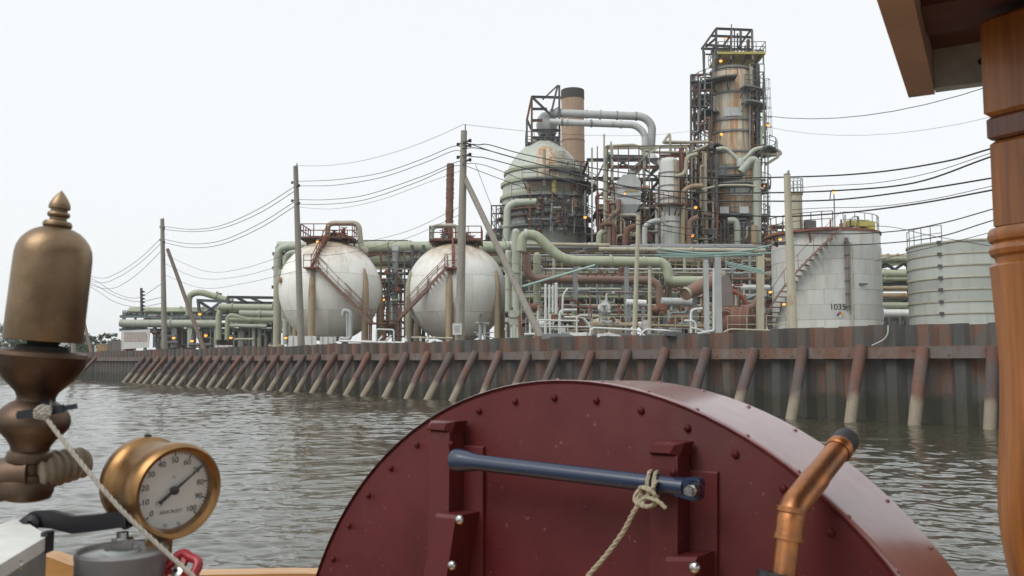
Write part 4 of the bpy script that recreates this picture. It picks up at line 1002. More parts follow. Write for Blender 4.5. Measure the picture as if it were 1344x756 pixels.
for y, xa, xb in ((236, 770, 866), (271, 786, 906), (210, 770, 868), (318, 788, 908)):
    for px in (xa + 2, 803, 845, xb):
        MB().ibeam(P(px, y, 86), P(px, y, 86) + Vector((0, 8.5, 0)), .2, .28).build('cross_beam', 'rust', ss)
for y in (271, 317):
    a, b = P(786, y, 86), P(906, y, 86); MB().box(((a.x + b.x) / 2, 90.2, a.z + .2), b.x - a.x, 8.4, .08).build('floor_grating', 'rust', ss)
    railing(MB(), [Vector((a.x, 85.9, a.z + .24)), Vector((b.x, 85.9, a.z + .24))], 1.1, 1.3).build('railing', 'rust' if y == 271 else 'grey_steel', ss)
members(ss, 'mast', ['grey_steel', 'beige'], [((777, 250), (777, 194)), ((777, 330), (777, 250)), ((793, 330), (793, 176)), ((802, 196), (802, 186))], 85, .16)
pipe('pipe', 'beige', ss, [(870, 188), (879, 174), (880, 198)], 1.8, 87)
pipe('pipe', 'beige', ss, [(872, 186), (905, 187), (930, 186)], 2.0, 87)
pipe('pipe', 'beige', ss, [(796, 192), (834, 190), (846, 198), (866, 200), (908, 200), (928, 191)], 1.9, 87)
pipe('pipe', 'green', ss, [(786, 322), (787, 306), (797, 302)], 4.2, 84)
pipe('pipe', 'beige', ss, [(807, 330), (807, 282), (838, 282), (840, 330)], 2.3, 84, .5)
pipe('pipe', 'white_pipe', ss, [(862, 322), (862, 245)], 2.4, 85)
pipe('pipe', 'beige', ss, [(808, 322), (809, 309), (835, 309)], 1.8, 83.6)
clutter(ss, 782, 866, 240, 325, 86, 94, 40, ['rust', 'rust', 'rust_red', 'dark_steel', 'grey_steel', 'beige'], (.7, 2))
clutter(ss, 784, 866, 275, 325, 88, 97, 26, ['rust', 'soot', 'dark_steel', 'rust', 'brown_pipe'], (2, 5))
clutter(ss, 886, 928, 190, 325, 86, 95, 44, ['rust', 'rust', 'rust_red', 'dark_steel', 'grey_steel', 'beige'], (.8, 2.2))
for (px, py, r, mt) in ((822, 306, 13, 'rust'), (846, 303, 10, 'dark_steel'), (800, 300, 9, 'rust'), (815, 286, 8, 'soot'), (850, 285, 9, 'soot'), (902, 300, 10, 'soot'), (900, 284, 8, 'rust')):
    cc = P(px, py, 91); rr = M(r, 91)
    MB().lathe([(.01, -rr * 1.5), (rr * .6, -rr * 1.35), (rr, -rr), (rr, rr), (rr * .6, rr * 1.35), (.01, rr * 1.5)], cc, Vector((1, .3, 0)), 18).build('exchanger', mt, ss)

for pts, r, mt in (([(800, 325), (800, 284), (812, 278), (812, 262)], 3.4, 'brown_pipe'), ([(846, 325), (846, 296), (858, 290), (866, 290)], 3.6, 'grey_duct'), ([(788, 296), (806, 292), (806, 325)], 3.0, 'rust'), ([(820, 325), (822, 300), (838, 296), (838, 284)], 4.2, 'rust'), ([(896, 325), (897, 250), (908, 244), (922, 244)], 3.2, 'tan'), ([(905, 325), (905, 290), (916, 285)], 3.8, 'brown_pipe'), ([(886, 232), (900, 228), (901, 206), (915, 202)], 2.8, 'beige')):
    pipe('process_line', mt, ss, pts, r, 83.2 + random.uniform(-.5, .8), n=14)

# ------------------------------------------------------------------ tall fractionating column
TY = 92.0
tc = P(961, 210, TY); tx = tc.x
tall = thing('fractionating_column', 'tallest rust-streaked refinery column ringed with platforms', 'tower', Vector((tx, TY, GZ)))
def tz(py): return Zp(py, TY, 961)
MB().lathe([(M(33, TY), GZ), (M(33, TY), tz(222)), (M(32, TY), tz(212)), (M(29.5, TY), tz(190)), (M(28, TY), tz(108)), (M(26, TY), tz(98)), (M(20, TY), tz(91)), (M(10, TY), tz(87)), (.01, tz(86))], Vector((tx, TY, 0)), n=40).build('shell', 'column_skin', tall)
ctr = Vector((tx, TY, 0))
for k, (y0, y1, a0, a1, mt) in enumerate(((262, 245, -20, 30, 'white_pipe'), (284, 264, -38, 26, 'column_skin'), (160, 149, -34, 14, 'grey_duct'), (236, 222, -52, -26, 'grey_duct'), (308, 288, -30, 20, 'dark_steel'))):
    rr = M(np.interp((y0 + y1) / 2, [108, 190, 222], [28, 29.5, 33]), TY) + .12
    MB().lathe([(rr, tz(y0)), (rr, tz(y1))], ctr, n=8, a0=R(a0), a1=R(a1)).build('cladding_panel', mt, tall)
for y in (95, 128, 163, 178, 205, 226, 252, 300): 
    rr = M(np.interp(y, [95, 108, 190, 222], [25.5, 28, 29.5, 33]), TY)
    MB().lathe([(rr - .1, -.1), (rr + .16, -.1), (rr + .16, .1), (rr - .1, .1)], Vector((tx, TY, tz(y))), n=40, close=True).build('girth_ring', 'grey_steel', tall)
for (y, a0, a1, r0, r1, mt) in ((113, -118, -4, 28, 50, 'dark_steel'), (124, 10, 95, 28, 44, 'grey_steel'), (143, 12, 100, 28, 46, 'grey_steel'), (131, -125, -62, 28, 52, 'dark_steel'), (152, -115, -45, 28, 53, 'dark_steel'), (165, -118, -70, 28, 50, 'dark_steel'),
        (201, 40, 110, 30, 58, 'dark_steel'), (197, -110, -35, 30, 50, 'dark_steel'), (238, -85, 5, 33, 46, 'dark_steel'), (247, -105, 115, 33, 49, 'grey_steel'), (287, -70, 105, 33, 46, 'blue_grey_steel'), (303, -60, 60, 33, 46, 'blue_grey_steel'), (265, -110, -50, 33, 48, 'dark_steel'), (218, -115, -60, 32, 50, 'dark_steel')):
    platform(tall, ctr, tz(y), M(r0, TY), M(r1, TY), a0, a1, mt, 'dark_steel')
# dark side ducts and frames
pipe('side_duct', 'dark_steel', tall, [(993, 86), (995, 205)], 4.2, TY - 1, n=14)
pipe('side_duct', 'green', tall, [(986, 88), (988, 118)], 2.4, TY - 2.6, n=12)
ladder(tall, P(1007, 192, TY), P(1003, 104, TY), side=Vector((0, 1, 0)), mat='grey_steel')
ladder(tall, P(1004, 320, TY), P(1003, 246, TY), side=Vector((0, 1, 0)), mat='dark_steel')
for Yq in (TY - 1.8, TY + 1.8):
    members(tall, 'side_frame_member', ['dark_steel', 'grey_steel', 'rust'], [((907, 190), (907, 98)), ((911, 162), (911, 99)), ((907, 99), (925, 98)), ((907, 140), (925, 140)), ((907, 118), (925, 132)), ((909, 160), (930, 138)), ((911, 180), (938, 150)), ((924, 98), (924, 68)), ((936, 100), (936, 62)), ((910, 190), (904, 200))], Yq, .2)
pipe('brace_pipe', 'rust', tall, [(918, 166), (931, 152), (931, 330)], 1.7, TY - 4.2, .4)
clutter(tall, 906, 938, 98, 200, TY - 3, TY + 3, 26, ['dark_steel', 'dark_steel', 'grey_steel', 'rust'], (.6, 1.8))
clutter(tall, 918, 942, 190, 325, TY - 4.5, TY - 2, 26, ['dark_steel', 'soot', 'rust', 'beige'], (.8, 2.4))
clutter(tall, 984, 1004, 90, 250, TY - 3, TY + 1, 20, ['dark_steel', 'grey_steel', 'rust', 'green'], (.6, 1.6))
clutter(tall, 930, 1006, 288, 328, TY - 5, TY - 3, 22, ['dark_steel', 'soot', 'green', 'beige', 'grey_steel'], (.8, 2.6))
# top platform (yellow edge), railings and slanted top frame
zt = tz(79)
MB().box((tx + .7, TY, zt), M(62, TY), 4.6, .25).build('top_platform', 'yellow', tall)
for k in range(4): MB().bar(Vector((tx + .7 - M(28, TY) + k * M(18, TY), TY - 2, zt)), Vector((tx + (-1.9 + k * 1.27), TY - 1, tz(97))), .2).build('bracket', 'dark_steel', tall)
hx = M(31, TY); railing(MB(), [Vector((tx + .7 + x, TY + y, zt + .1)) for x, y in ((-hx, 2.3), (-hx, -2.3), (hx, -2.3), (hx, 2.3))], 1.1, 1.0).build('railing', 'dark_steel', tall)
for Yq in (TY - 2.1, TY + 2.1):
    members(tall, 'top_frame_member', ['dark_steel', 'dark_steel', 'mauve'], [((921, 64), (940, 37.5)), ((940, 37.5), (987, 39.5)), ((987, 39.5), (988, 78)), ((921, 64), (988, 65)), ((934, 47), (986, 49)), ((926, 59), (958, 61)), ((940, 38), (940, 78)), ((960, 38), (959, 78)), ((985, 40), (968, 64)), ((958, 48), (948, 62)), ((923, 64), (924, 92)), ((972, 40), (972, 64)), ((940, 50), (926, 62))], Yq, .2)
for a in ((921, 64), (940, 37.5), (987, 39.5), (988, 65), (960, 38)): MB().bar(P(*a, TY - 2.1), P(*a, TY + 2.1), .18).build('top_frame_member', 'dark_steel', tall)
for px, y0, y1, r in ((964, 40, 78, .9), (968, 44, 78, 1.2), (973, 42, 78, 1.0), (982, 52, 76, 2.4), (978, 60, 78, 1.3), (951, 56, 78, 1.0), (960, 32, 44, .8)):
    pipe('vent_riser', random.choice(['dark_steel', 'rust', 'mauve', 'yellow']), tall, [(px, y1), (px, y0)], r, TY - .5, n=8)
clutter(tall, 925, 990, 64, 78, TY - 2, TY + 2, 14, ['dark_steel', 'rust', 'grey_steel'], (.5, 1.3))
members(tall, 'davit', 'grey_steel', [((990, 66), (1002, 66)), ((1002, 66), (1002, 84)), ((990, 76), (996, 67))], TY - 1, .12)
# external pipes on the tall column
YF = TY - 4.6
pipe('transfer_pipe', 'green_pale', tall, [(940, 196), (952, 194), (970, 211), (972, 224)], 2.8, YF + .8, .6, 12)
pipe('transfer_pipe', 'green_pale', tall, [(1000, 194), (990, 196), (974, 212)], 2.8, YF + .8, .6, 12)
MB().lathe([(.3, -.5), (.42, -.4), (.42, .2), (.2, .5)], P(972, 214, YF + .7), n=14).build('tee', 'grey_duct', tall)
pipe('downcomer', 'green_pale', tall, [(972, 226), (987, 209), (993, 212), (994, 330)], 5.2, YF - .6, 1.0, 16)
pipe('downcomer', 'tan', tall, [(990, 296), (990, 330)], 4.4, YF - 1.4, .8, 14)
pipe('loop_pipe', 'beige', tall, [(998, 196), (1018, 195), (1027, 202), (1004, 205)], 2.2, TY - 2, .8, 12)
pipe('loop_pipe', 'beige', tall, [(998, 202), (1014, 203), (1024, 204), (1005, 216)], 1.8, TY - 2.2, .8, 12)
pipe('ring_pipe', 'beige', tall, [(905, 252), (925, 248), (945, 243), (985, 243), (1002, 248)], 1.6, YF - .8, 1, 10)
pipe('feed_pipe', 'green_pale', tall, [(955, 290), (965, 289), (968, 298), (968, 330)], 4.6, YF - .6, .9, 14)
pipe('feed_pipe', 'beige', tall, [(926, 330), (926, 282)], 3.4, YF - .2, n=12)
pipe('feed_pipe', 'green_pale', tall, [(914, 330), (914, 286)], 2.4, YF - .2, n=12)
pipe('feed_pipe', 'rust_red', tall, [(941, 330), (941, 270)], 2.0, YF - .3, n=12)
pipe('feed_pipe', 'beige', tall, [(905, 262), (922, 258), (935, 251)], 1.6, YF, .6, 12)
pipe('feed_pipe', 'green', tall, [(1010, 330), (1010, 298)], 2.6, TY - 3, n=12)
for px in (950, 976): MB().box(P(px, 276, YF + .6), M(12, YF), .5, M(9, YF)).build('instrument_box', 'white_pipe', tall)
for y, xa, xb in ((187, 872, 935), (200, 880, 935), (218, 885, 935), (236, 880, 938), (256, 890, 938)):
    pipe('link_pipe', random.choice(['beige', 'rust', 'green', 'tan']), tall, [(xa, y + 1), (xb, y)], random.uniform(1.4, 2.2), 88.5, n=10)
for px, y in ((900, 206), (915, 208), (905, 222), (920, 225), (928, 240), (915, 246)):
    MB().tube(fillet([P(px - 7, y, 88), P(px - 7, y + 9, 88), P(px + 7, y + 9, 88), P(px + 7, y, 88)], .5), M(2, 88), 10).build('expansion_bend', random.choice(['dark_steel', 'rust', 'soot']), tall)

# ------------------------------------------------------------------ central pipe racks
rackC = rack('pipe_rack', 'dense multi-level pipe rack in the middle of the plant', X(682, 72), X(1008, 72), 68, 77, [Zp(333, 70), Zp(350, 70), Zp(372, 70), Zp(396, 70), Zp(416, 70)], 4.6, 'grey_steel', 'grey_steel', 6, .34)
rackD = rack('pipe_rack', 'dark crowded pipe rack at the back below the reactor and tall column', X(640, 104), X(1016, 104), 99, 108, [Zp(318, 102), Zp(345, 102), Zp(372, 102), Zp(400, 102)], 5.0, 'dark_steel', 'dark_steel', 7, .6, True, ['dark_steel', 'soot', 'rust', 'brown_pipe', 'dark_steel', 'green', 'rust'])
for i, px in enumerate((690, 735, 790, 842, 895, 950, 992)):
    Yq = 86 + (i % 3) * 3; r_ = random.uniform(1.3, 2.1); o = thing('heat_exchanger', ['dark horizontal exchanger drum behind the white manifold', 'rusty exchanger drum low behind the rust pipe', 'dark exchanger drum below the hopper', 'brown exchanger drum beneath the white column', 'dark exchanger drum left of the grey posts', 'rusty exchanger drum below the tall column', 'dark exchanger drum beside the white tank stair'][i], 'vessel', Vector((X(px, Yq), Yq, GZ)))
    cc = Vector((X(px, Yq), Yq, Zp(random.choice((360, 375, 390)), Yq)))
    MB().lathe([(.01, -3.1), (r_ * .6, -2.9), (r_, -2.4), (r_, 2.4), (r_ * .6, 2.9), (.01, 3.1)], cc, Vector((1, .1, 0)), 22).build('drum', random.choice(['dark_steel', 'rust', 'soot', 'brown_pipe']), o)
    for sx in (-1.6, 1.6): MB().box((cc.x + sx, cc.y, (cc.z + GZ) / 2), .4, 1.6, cc.z - GZ).build('saddle', 'grey_steel', o)
    MB().tube(fillet([cc + Vector((.5, 0, r_ - .1)), cc + Vector((.5, 0, r_ + 1)), cc + Vector((2.5, 0, r_ + 1))], .5), .25, 10).build('nozzle', random.choice(['green', 'rust', 'beige']), o)
# long beige header beam on top
bh = thing('pipe_header', 'long straight beige header pipe along the top of the middle rack', 'pipe', P(890, 328, 66))
pipe('header', 'beige', bh, [(786, 327), (1004, 329)], 3.0, 66.5, n=14)
pipe('header', 'beige', bh, [(688, 320), (800, 322)], 2.4, 67, n=14)
# big green pipe with S bends
bg_ = thing('green_main', 'thick pale green main with an S bend dropping to the right', 'pipe', P(760, 343, 60))
pipe('main_run', 'green', bg_, [(684, 330), (686, 308), (703, 308), (738, 342), (868, 344), (876, 352), (878, 369), (925, 369)], 6.6, 60, 1.0, 18)
MB().lathe([(M(7.6, 60), -.12), (M(7.6, 60), .12)], P(690, 308, 60), Vector((1, 0, 0)), 18).build('flange', 'green_pale', bg_)
for px in (770, 795, 845): MB().lathe([(M(7.0, 60), -.05), (M(7.0, 60), .05)], P(px, 343, 60), Vector((1, 0, 0)), 18).build('weld_band', 'beige', bg_)
for px in (755, 822): members(bg_, 'support', 'grey_steel', [((px, 350), (px, 438))], 60, .3)
for i, (px, y0, r, lb) in enumerate(((677, 305, 5.2, 'tall pale green standpipe left of the big green main'), (667, 332, 4.2, 'shorter green standpipe beside the right sphere'), (705, 336, 5.0, 'green standpipe behind the turquoise tube'))):
    o = thing('standpipe', lb, 'pipe', Vector((X(px, 62 + i), 62 + i, GZ)), 'green standpipes')
    pipe('riser', 'green_pale' if i < 2 else 'green', o, [(px, 450), (px, y0)], r, 62 + i, n=16)
    MB().ball(P(px, y0, 62 + i), M(r, 62 + i), 14, 8).build('dome_end', 'green_pale' if i < 2 else 'green', o)
    for y in (345, 380, 410): MB().lathe([(M(r + .6, 62 + i), -.04), (M(r + .6, 62 + i), .04)], P(px, y, 62 + i), n=16).build('joint_band', 'beige', o)
jb = thing('junction_box', 'grey-green junction box at the foot of the tall standpipe', 'box', P(674, 428, 56))
MB().box(P(675, 417, 56), M(13, 56), .4, M(19, 56)).build('cabinet', 'green_pale', jb); MB().box(P(675, 417, 55.78), M(12, 56), .04, .05).build('door_seam', 'dark_steel', jb)
for px in (671, 679): MB().bar(P(px, 427, 56), Vector((X(px, 56), 56, GZ)), .1).build('post', 'white_pipe', jb)
# rust coloured main
rm = thing('rust_main', 'rust-brown pipe run ending in a downward elbow below the green main', 'pipe', P(780, 366, 63))
pipe('pipe_run', 'brown_pipe', rm, [(691, 334), (692, 358), (702, 366), (856, 368), (865, 376), (866, 402), (876, 416), (900, 418)], 5.4, 63, 1.1, 16)
for k in range(5): MB().bar(P(770 + k * 11, 362, 62.2), P(776 + k * 11, 357, 62.2), .16).build('clamp', 'rust', rm)
bp = thing('drop_pipe', 'narrow brown drop pipe with elbow left of the rust main', 'pipe', P(757, 395, 61))
pipe('pipe_run', 'brown_pipe', bp, [(754, 352), (755, 396), (764, 403), (802, 404)], 2.8, 61, .5, 12)
# turquoise protective tubes
for (pts, r, Yq, lb) in (([(686, 376), (781, 348)], 1.5, 52, 'long straight turquoise tube slanting in front of the green standpipes'),):
    pipe_o = pipe('turquoise_tube', 'turquoise', None, pts, r, Yq, n=8); tag(pipe_o, lb, 'tube')
tqn = ['short turquoise cable sleeve ending highest at the left of the bundle', 'longest turquoise cable sleeve climbing right to the numbered tank', 'middle turquoise cable sleeve dipping behind the grey posts', 'lowest turquoise cable sleeve running level past the grey posts']
tq = ('turquoise cable sleeve sagging past the grey posts', 'turquoise cable sleeves at the grey posts')
for pts in ([(864, 326), (915, 332), (985, 332)], [(860, 335), (930, 334), (985, 328), (1018, 320), (1045, 314)], [(862, 331), (905, 334), (950, 333)], [(868, 337), (940, 336), (1012, 332)]):
    q = catmull(pline(pts, 41)); tag(MB().tube(q, M(1.1, 41), 8).build('cable_sleeve', 'turquoise', origin=q[0]), tqn.pop(0), 'cable', tq[1])
tq2 = ('short turquoise sleeve slanting down right of the grey posts', 'short turquoise sleeves')
for k in range(4):
    q = pline([(951 + k * 1.6, 343 + k * 2.2), (1000 + k * 2, 354 + k * 1.9)], 42 + k * .2); tag(MB().tube(q, M(.8, 42), 8).build('cable_sleeve', 'turquoise', origin=q[0]), ['topmost', 'second', 'third', 'lowest'][k] + ' of the short turquoise sleeves slanting down right of the grey posts', 'cable', tq2[1])
# grey cable posts with a head beam
cp = thing('cable_gantry', 'pair of grey steel posts joined by a head beam before the rusty machine', 'frame', Vector((X(933, 42), 42, GZ)))
for px, y0, w_ in ((926, 341, .22), (941, 334, .3)): t = P(px, y0, 42); MB().ibeam((t.x, 42, GZ), t, w_, w_).build('post', 'grey_duct', cp)
MB().ibeam(P(922, 338, 42), P(946, 335, 42), .2, .22).build('head_beam', 'grey_steel', cp)
MB().ibeam(P(941, 335, 42), P(1000, 334, 44), .1, .14).build('cable_arm', 'grey_steel', cp)
wp = thing('white_downpipe', 'white downpipe beside the taller grey post running out along the bulkhead top', 'pipe', P(936, 438, 41))
pipe('pipe_run', 'white_pipe', wp, [(937, 352), (937, 434), (931, 435), (905, 440)], 1.8, 41, .25)
tp = thing('thin_post', 'slim pale post standing in front of the big green main', 'post', Vector((X(832, 44), 44, GZ)))
MB().tube([Vector((P(832, 438, 44).x, 44, GZ)), P(838, 281, 44)], [.13, .10], 10).build('shaft', 'beige', tp); MB().lathe([(.13, 0), (.13, .06), (.01, .1)], P(838, 281, 44), n=10).build('cap', 'grey_steel', tp)
tp = thing('thin_post', 'short pale post just right of the slim post', 'post', Vector((X(852, 50), 50, GZ)))
MB().tube([Vector((X(852, 50), 50, GZ)), P(853, 352, 50)], [.12, .10], 10).build('shaft', 'beige', tp); MB().lathe([(.13, 0), (.13, .06), (.01, .1)], P(853, 352, 50), n=10).build('cap', 'grey_steel', tp)
tp = thing('thick_post', 'square tan post left of the numbered tank stair', 'post', Vector((X(997, 47), 47, GZ)))
MB().ibeam(Vector((X(997, 47), 47, GZ)), P(998, 330, 47), .34, .34).build('shaft', 'beige', tp); MB().box(P(998, 330, 47), .45, .45, .06).build('cap_plate', 'grey_steel', tp)

# white instrument manifold
mf = thing('white_manifold', 'cluster of white pipes standing behind the bulkhead', 'manifold', Vector((X(720, 50), 50, GZ)))
for px, y0, y1, r in ((716, 374, 412, 1.6), (721, 375, 410, 1.5), (725.5, 376, 410, 1.5), (730, 373, 412, 2.2)): 
    pipe('white_riser', 'white_pipe', mf, [(px, y1), (px, y0)], r, 50, n=10); MB().ball(P(px, y0, 50), M(r, 50), 10, 6).build('riser_cap', 'white_pipe', mf)
for pts, r in (([(738, 412), (739, 386), (746, 378)], 1.3), ([(734, 440), (735, 407), (757, 407)], 1.9), ([(716, 440), (716, 408)], 2.0), ([(706, 420), (760, 421)], 1.1), ([(706, 408), (706, 440)], 1.6), ([(757, 440), (757, 414), (772, 414)], 1.2), ([(706, 429), (778, 429)], 1.0), ([(696, 440), (696, 416)], 1.7), ([(688, 439), (700, 438), (712, 441)], 1.8), ([(775, 441), (775, 428), (765, 416), (740, 416)], 1.2), ([(722, 412), (722, 438)], 1.4), ([(745, 425), (745, 440)], 1.2)):
    pipe('white_pipe_run', 'white_pipe', mf, pts, r, 49.5 + random.uniform(-.6, .4), .25)
MB().box(P(738, 434, 49), M(8, 49), .4, .3).build('valve_block', 'white_pipe', mf)
pipe('red_hose', 'rust_red', mf, [(681, 414), (684, 440)], 2.2, 51)
wb = thing('pale_trough', 'pale painted trough lying along the top of the bulkhead', 'trough', P(745, 441, 46))
MB().prism([P(705, 444, 46.5), P(705, 438, 46.5), P(770, 436, 44.6), P(770, 442, 44.6)], (.3, .5, 0)).build('side', 'white_pipe', wb)
# left of right sphere: white handrails and small pipes along the bulkhead top
wl = thing('white_pipe_frame', 'white pipe goalpost and level pipe in front of the spheres', 'pipe', P(490, 448, 61))
pipe('level_pipe', 'white_pipe', wl, [(446, 447.5), (530, 450)], 1.6, 61)
pipe('goalpost', 'white_pipe', wl, [(494, 449), (494, 432), (517, 433), (517, 449)], 1.2, 59, .15)
pipe('stub', 'white_pipe', wl, [(497, 447), (502, 441)], 1.2, 58.8); pipe('stub', 'white_pipe', wl, [(506, 448), (513, 441)], 1.3, 58.8)
wg = thing('grey_gooseneck', 'light grey gooseneck pipe in front of the left sphere', 'pipe', P(460, 446, 63))
pipe('gooseneck', 'grey_duct', wg, [(447, 448), (447, 444), (460, 446), (460, 409), (451, 407), (450, 414)], 2.6, 63, .5, 12)
pipe('gooseneck', 'grey_duct', wg, [(456, 448), (456, 410)], 1.8, 63.5, .5, 12)
for i, (xa, xb, yt, yb, Yq, lb) in enumerate(((379, 415, 441, 453, 68, 'long white panel at the foot of the bent pole'), (420, 441, 442, 452, 65, 'short pale panel right of the bent pole'), (283, 305, 453, 456, 80, 'low white slab on the bulkhead edge at the left'))):
    o = thing('white_hoarding', lb, 'panel', Vector((X((xa + xb) / 2, Yq), Yq, GZ)))
    a, b = P(xa, yt, Yq), P(xb, yb, Yq); MB().box(((a.x + b.x) / 2, Yq, (a.z + GZ) / 2), b.x - a.x, .15, a.z - GZ).build('sheet', 'sign_white', o)
    for k in range(3): MB().bar(Vector((a.x + (b.x - a.x) * (k + .5) / 3, Yq - .1, GZ)), Vector((a.x + (b.x - a.x) * (k + .5) / 3, Yq - .1, a.z)), .06).build('batten', 'grey_duct', o)
tl = thing('tan_rail', 'tan pipe rail with small valves in front of the right sphere', 'pipe', P(560, 444, 55))
pipe('rail', 'beige', tl, [(540, 443), (594, 444)], 1.5, 55)
for px in (533, 552, 561, 570): pipe('valve_stem', 'white_pipe', tl, [(px, 449), (px, 441)], 1.2, 54.6); MB().ball(P(px, 447, 54.6), M(2.2, 54.6), 8, 6).build('valve_body', random.choice(['white_pipe', 'green_pale', 'rust_red']), tl)
fv = thing('valve_cluster', 'grey valves and fittings standing right of the noticed pole', 'valve', P(632, 445, 52))
for pts, r in (([(630, 448), (631, 412)], 2.4), ([(624, 424), (642, 425)], 1.8), ([(636, 448), (636, 424)], 1.8), ([(625, 440), (648, 436)], .9), ([(655, 446), (622, 436)], .8)): pipe('fitting', 'grey_duct', fv, pts, r, 52)
MB().lathe([(.28, -.1), (.28, .1)], P(632, 418, 51.8), Vector((0, 1, 0)), 12).build('hand_wheel', 'grey_duct', fv)
clutter(fv, 662, 672, 396, 446, 56, 58, 5, ['dark_steel', 'soot', 'grey_duct'], (1, 3))

# big diagonal duct, cowled machine and rusty drum
dm = thing('cowled_machine', 'brown machine with mauve-grey cowl and rusty riveted drum', 'machine', Vector((X(952, 50), 50, GZ)))
def D(px, py): return P(px, py, 49)
MB().prism([D(943, 402), D(944, 372), D(948, 362), D(953, 359), D(957, 363), D(961, 374), D(963, 402)], (0, 1.6, 0)).build('cowl', 'mauve', dm)
MB().box(D(953, 404) + Vector((0, .6, 0)), M(27, 49), 2.2, .2).build('cowl_base', 'brown_pipe', dm)
cc = P(966, 424, 48); rr = M(21, 48)
MB().lathe([(.01, -1.2), (rr * .55, -1.15), (rr * .62, -.9), (rr, -.85), (rr, .85), (rr * .6, .95), (.01, 1.1)], cc, Vector((1, -.5, 0)), 26).build('drum', 'rust', dm)
for k in range(5): MB().lathe([(rr + .03, -.8 + k * .38), (rr + .03, -.72 + k * .38)], cc, Vector((1, -.5, 0)), 26).build('drum_band', 'rust_red', dm)
for k, r in enumerate((16, 19)): MB().tube([P(951 + math.cos(R(a)) * r * .8, 424 - math.sin(R(a)) * r, 47.4 + k * .2) for a in range(0, 181, 15)], M(1.7, 48), 8).build('guard_hoop', 'brown_pipe', dm)
pipe('outlet', 'rust_red', dm, [(962, 382), (974, 388), (982, 402)], 3.2, 49, .6, 12)
pipe('outlet', 'brown_pipe', dm, [(972, 404), (988, 404), (994, 392)], 4.0, 48.5, .6, 12)
pipe('cross_shaft', 'blue_grey_steel', dm, [(980, 392), (996, 386)], 1.6, 47.5)
clutter(dm, 962, 1000, 372, 434, 48.5, 52, 20, ['rust_red', 'rust', 'brown_pipe', 'grey_steel', 'beige'], (.8, 2.2))
dd = thing('slanting_duct', 'big tan slanting duct with dark open underside by the cowled machine', 'duct', P(920, 380, 52))
MB().tube([P(900, 386, 51), P(942, 366, 53)], [M(8, 52), M(11, 52)], 20).build('duct', 'brown_pipe', dd)
MB().lathe([(M(8.4, 52), -.1), (M(8.4, 52), .1)], P(900, 386, 51), P(942, 366, 53) - P(900, 386, 51), 20).build('end_flange', 'beige', dd)
members(dd, 'support', 'grey_steel', [((912, 385), (912, 438)), ((938, 378), (938, 438))], 52.5, .25)
for i, (pts, r, mt, lb) in enumerate((([(868, 396), (912, 397)], 5.6, 'grey_duct', 'pale cylinder end lying between rust elbow and slanting duct'), ([(822, 397), (848, 398)], 4.4, 'white_pipe', 'white pipe stub behind the slim post'), ([(778, 425), (852, 427)], 2.8, 'tan', 'orange-tan pipe lying low behind the bulkhead'), ([(856, 427), (930, 429)], 2.2, 'tan', 'low tan pipe in front of the grey posts'))):
    o = thing('lying_pipe', lb, 'pipe', P(pts[0][0], pts[0][1], 55 - i)); pipe('pipe_run', mt, o, pts, r, 55 - i, n=16)
    for q in pts: members(o, 'saddle', 'grey_steel', [((q[0] + (4 if q is pts[0] else -4), q[1] + r), (q[0] + (4 if q is pts[0] else -4), 440))], 55 - i, .2)
wt = thing('white_gooseneck', 'white gooseneck pipes in front of the slanting duct', 'pipe', P(908, 440, 43))
pipe('pipe_run', 'white_pipe', wt, [(907, 440), (907, 406), (922, 405)], 1.7, 43, .25); pipe('pipe_run', 'white_pipe', wt, [(898, 421), (913, 421), (914, 440)], 1.6, 42.8, .25)
pipe('pipe_run', 'white_pipe', wt, [(907, 430), (915, 432), (924, 435)], 1.4, 42.6, .2)
# white rails along the bulkhead top
for i, (pts, lb) in enumerate((([(774, 441), (776, 430), (838, 433), (846, 441)], 'white tubular rail on the bulkhead right of the white manifold'), ([(840, 441), (846, 432), (878, 434), (881, 441)], 'short white tubular rail on the bulkhead left of the grey posts'), ([(950, 436), (958, 432), (1020, 434), (1030, 438)], 'pale rail on the bulkhead before the rusty drum'))):
    Yq = yardY(pts[1][0], -.4); o = pipe('bulkhead_rail', 'white_pipe' if i < 2 else 'beige', None, pts, 1.2, Yq, .3, 8); tag(o, lb, 'rail')
for i, (px, y) in enumerate(((735, 439), (800, 438), (895, 437))):
    Yq = yardY(px, -.25); o = thing('debris_heap', ['crumpled grey debris on the bulkhead below the white manifold', 'white slab lying on the bulkhead below the slim post', 'dark scrap lying on the bulkhead below the white goosenecks'][i], 'debris', P(px, y + 4, Yq))
    for k in range(5):
        c = P(px + random.uniform(-14, 14), y + 2, Yq + random.uniform(0, .3)); MB().box(c, random.uniform(.25, .9), .25, random.uniform(.08, .22), Matrix.Rotation(random.uniform(-.3, .3), 3, 'Y')).build('piece', ['grey_steel', 'white_pipe', 'dark_steel'][i], o)
clutter(rackC, 700, 1004, 400, 440, 52, 64, 60, PIPE_MATS, (.7, 2.0))
clutter(rackC, 690, 1000, 330, 425, 65, 76, 120, PIPE_MATS, (.8, 2.4))
clutter(rackD, 650, 1010, 322, 440, 90, 98, 70, ['soot', 'dark_steel', 'rust', 'brown_pipe'], (2, 5))
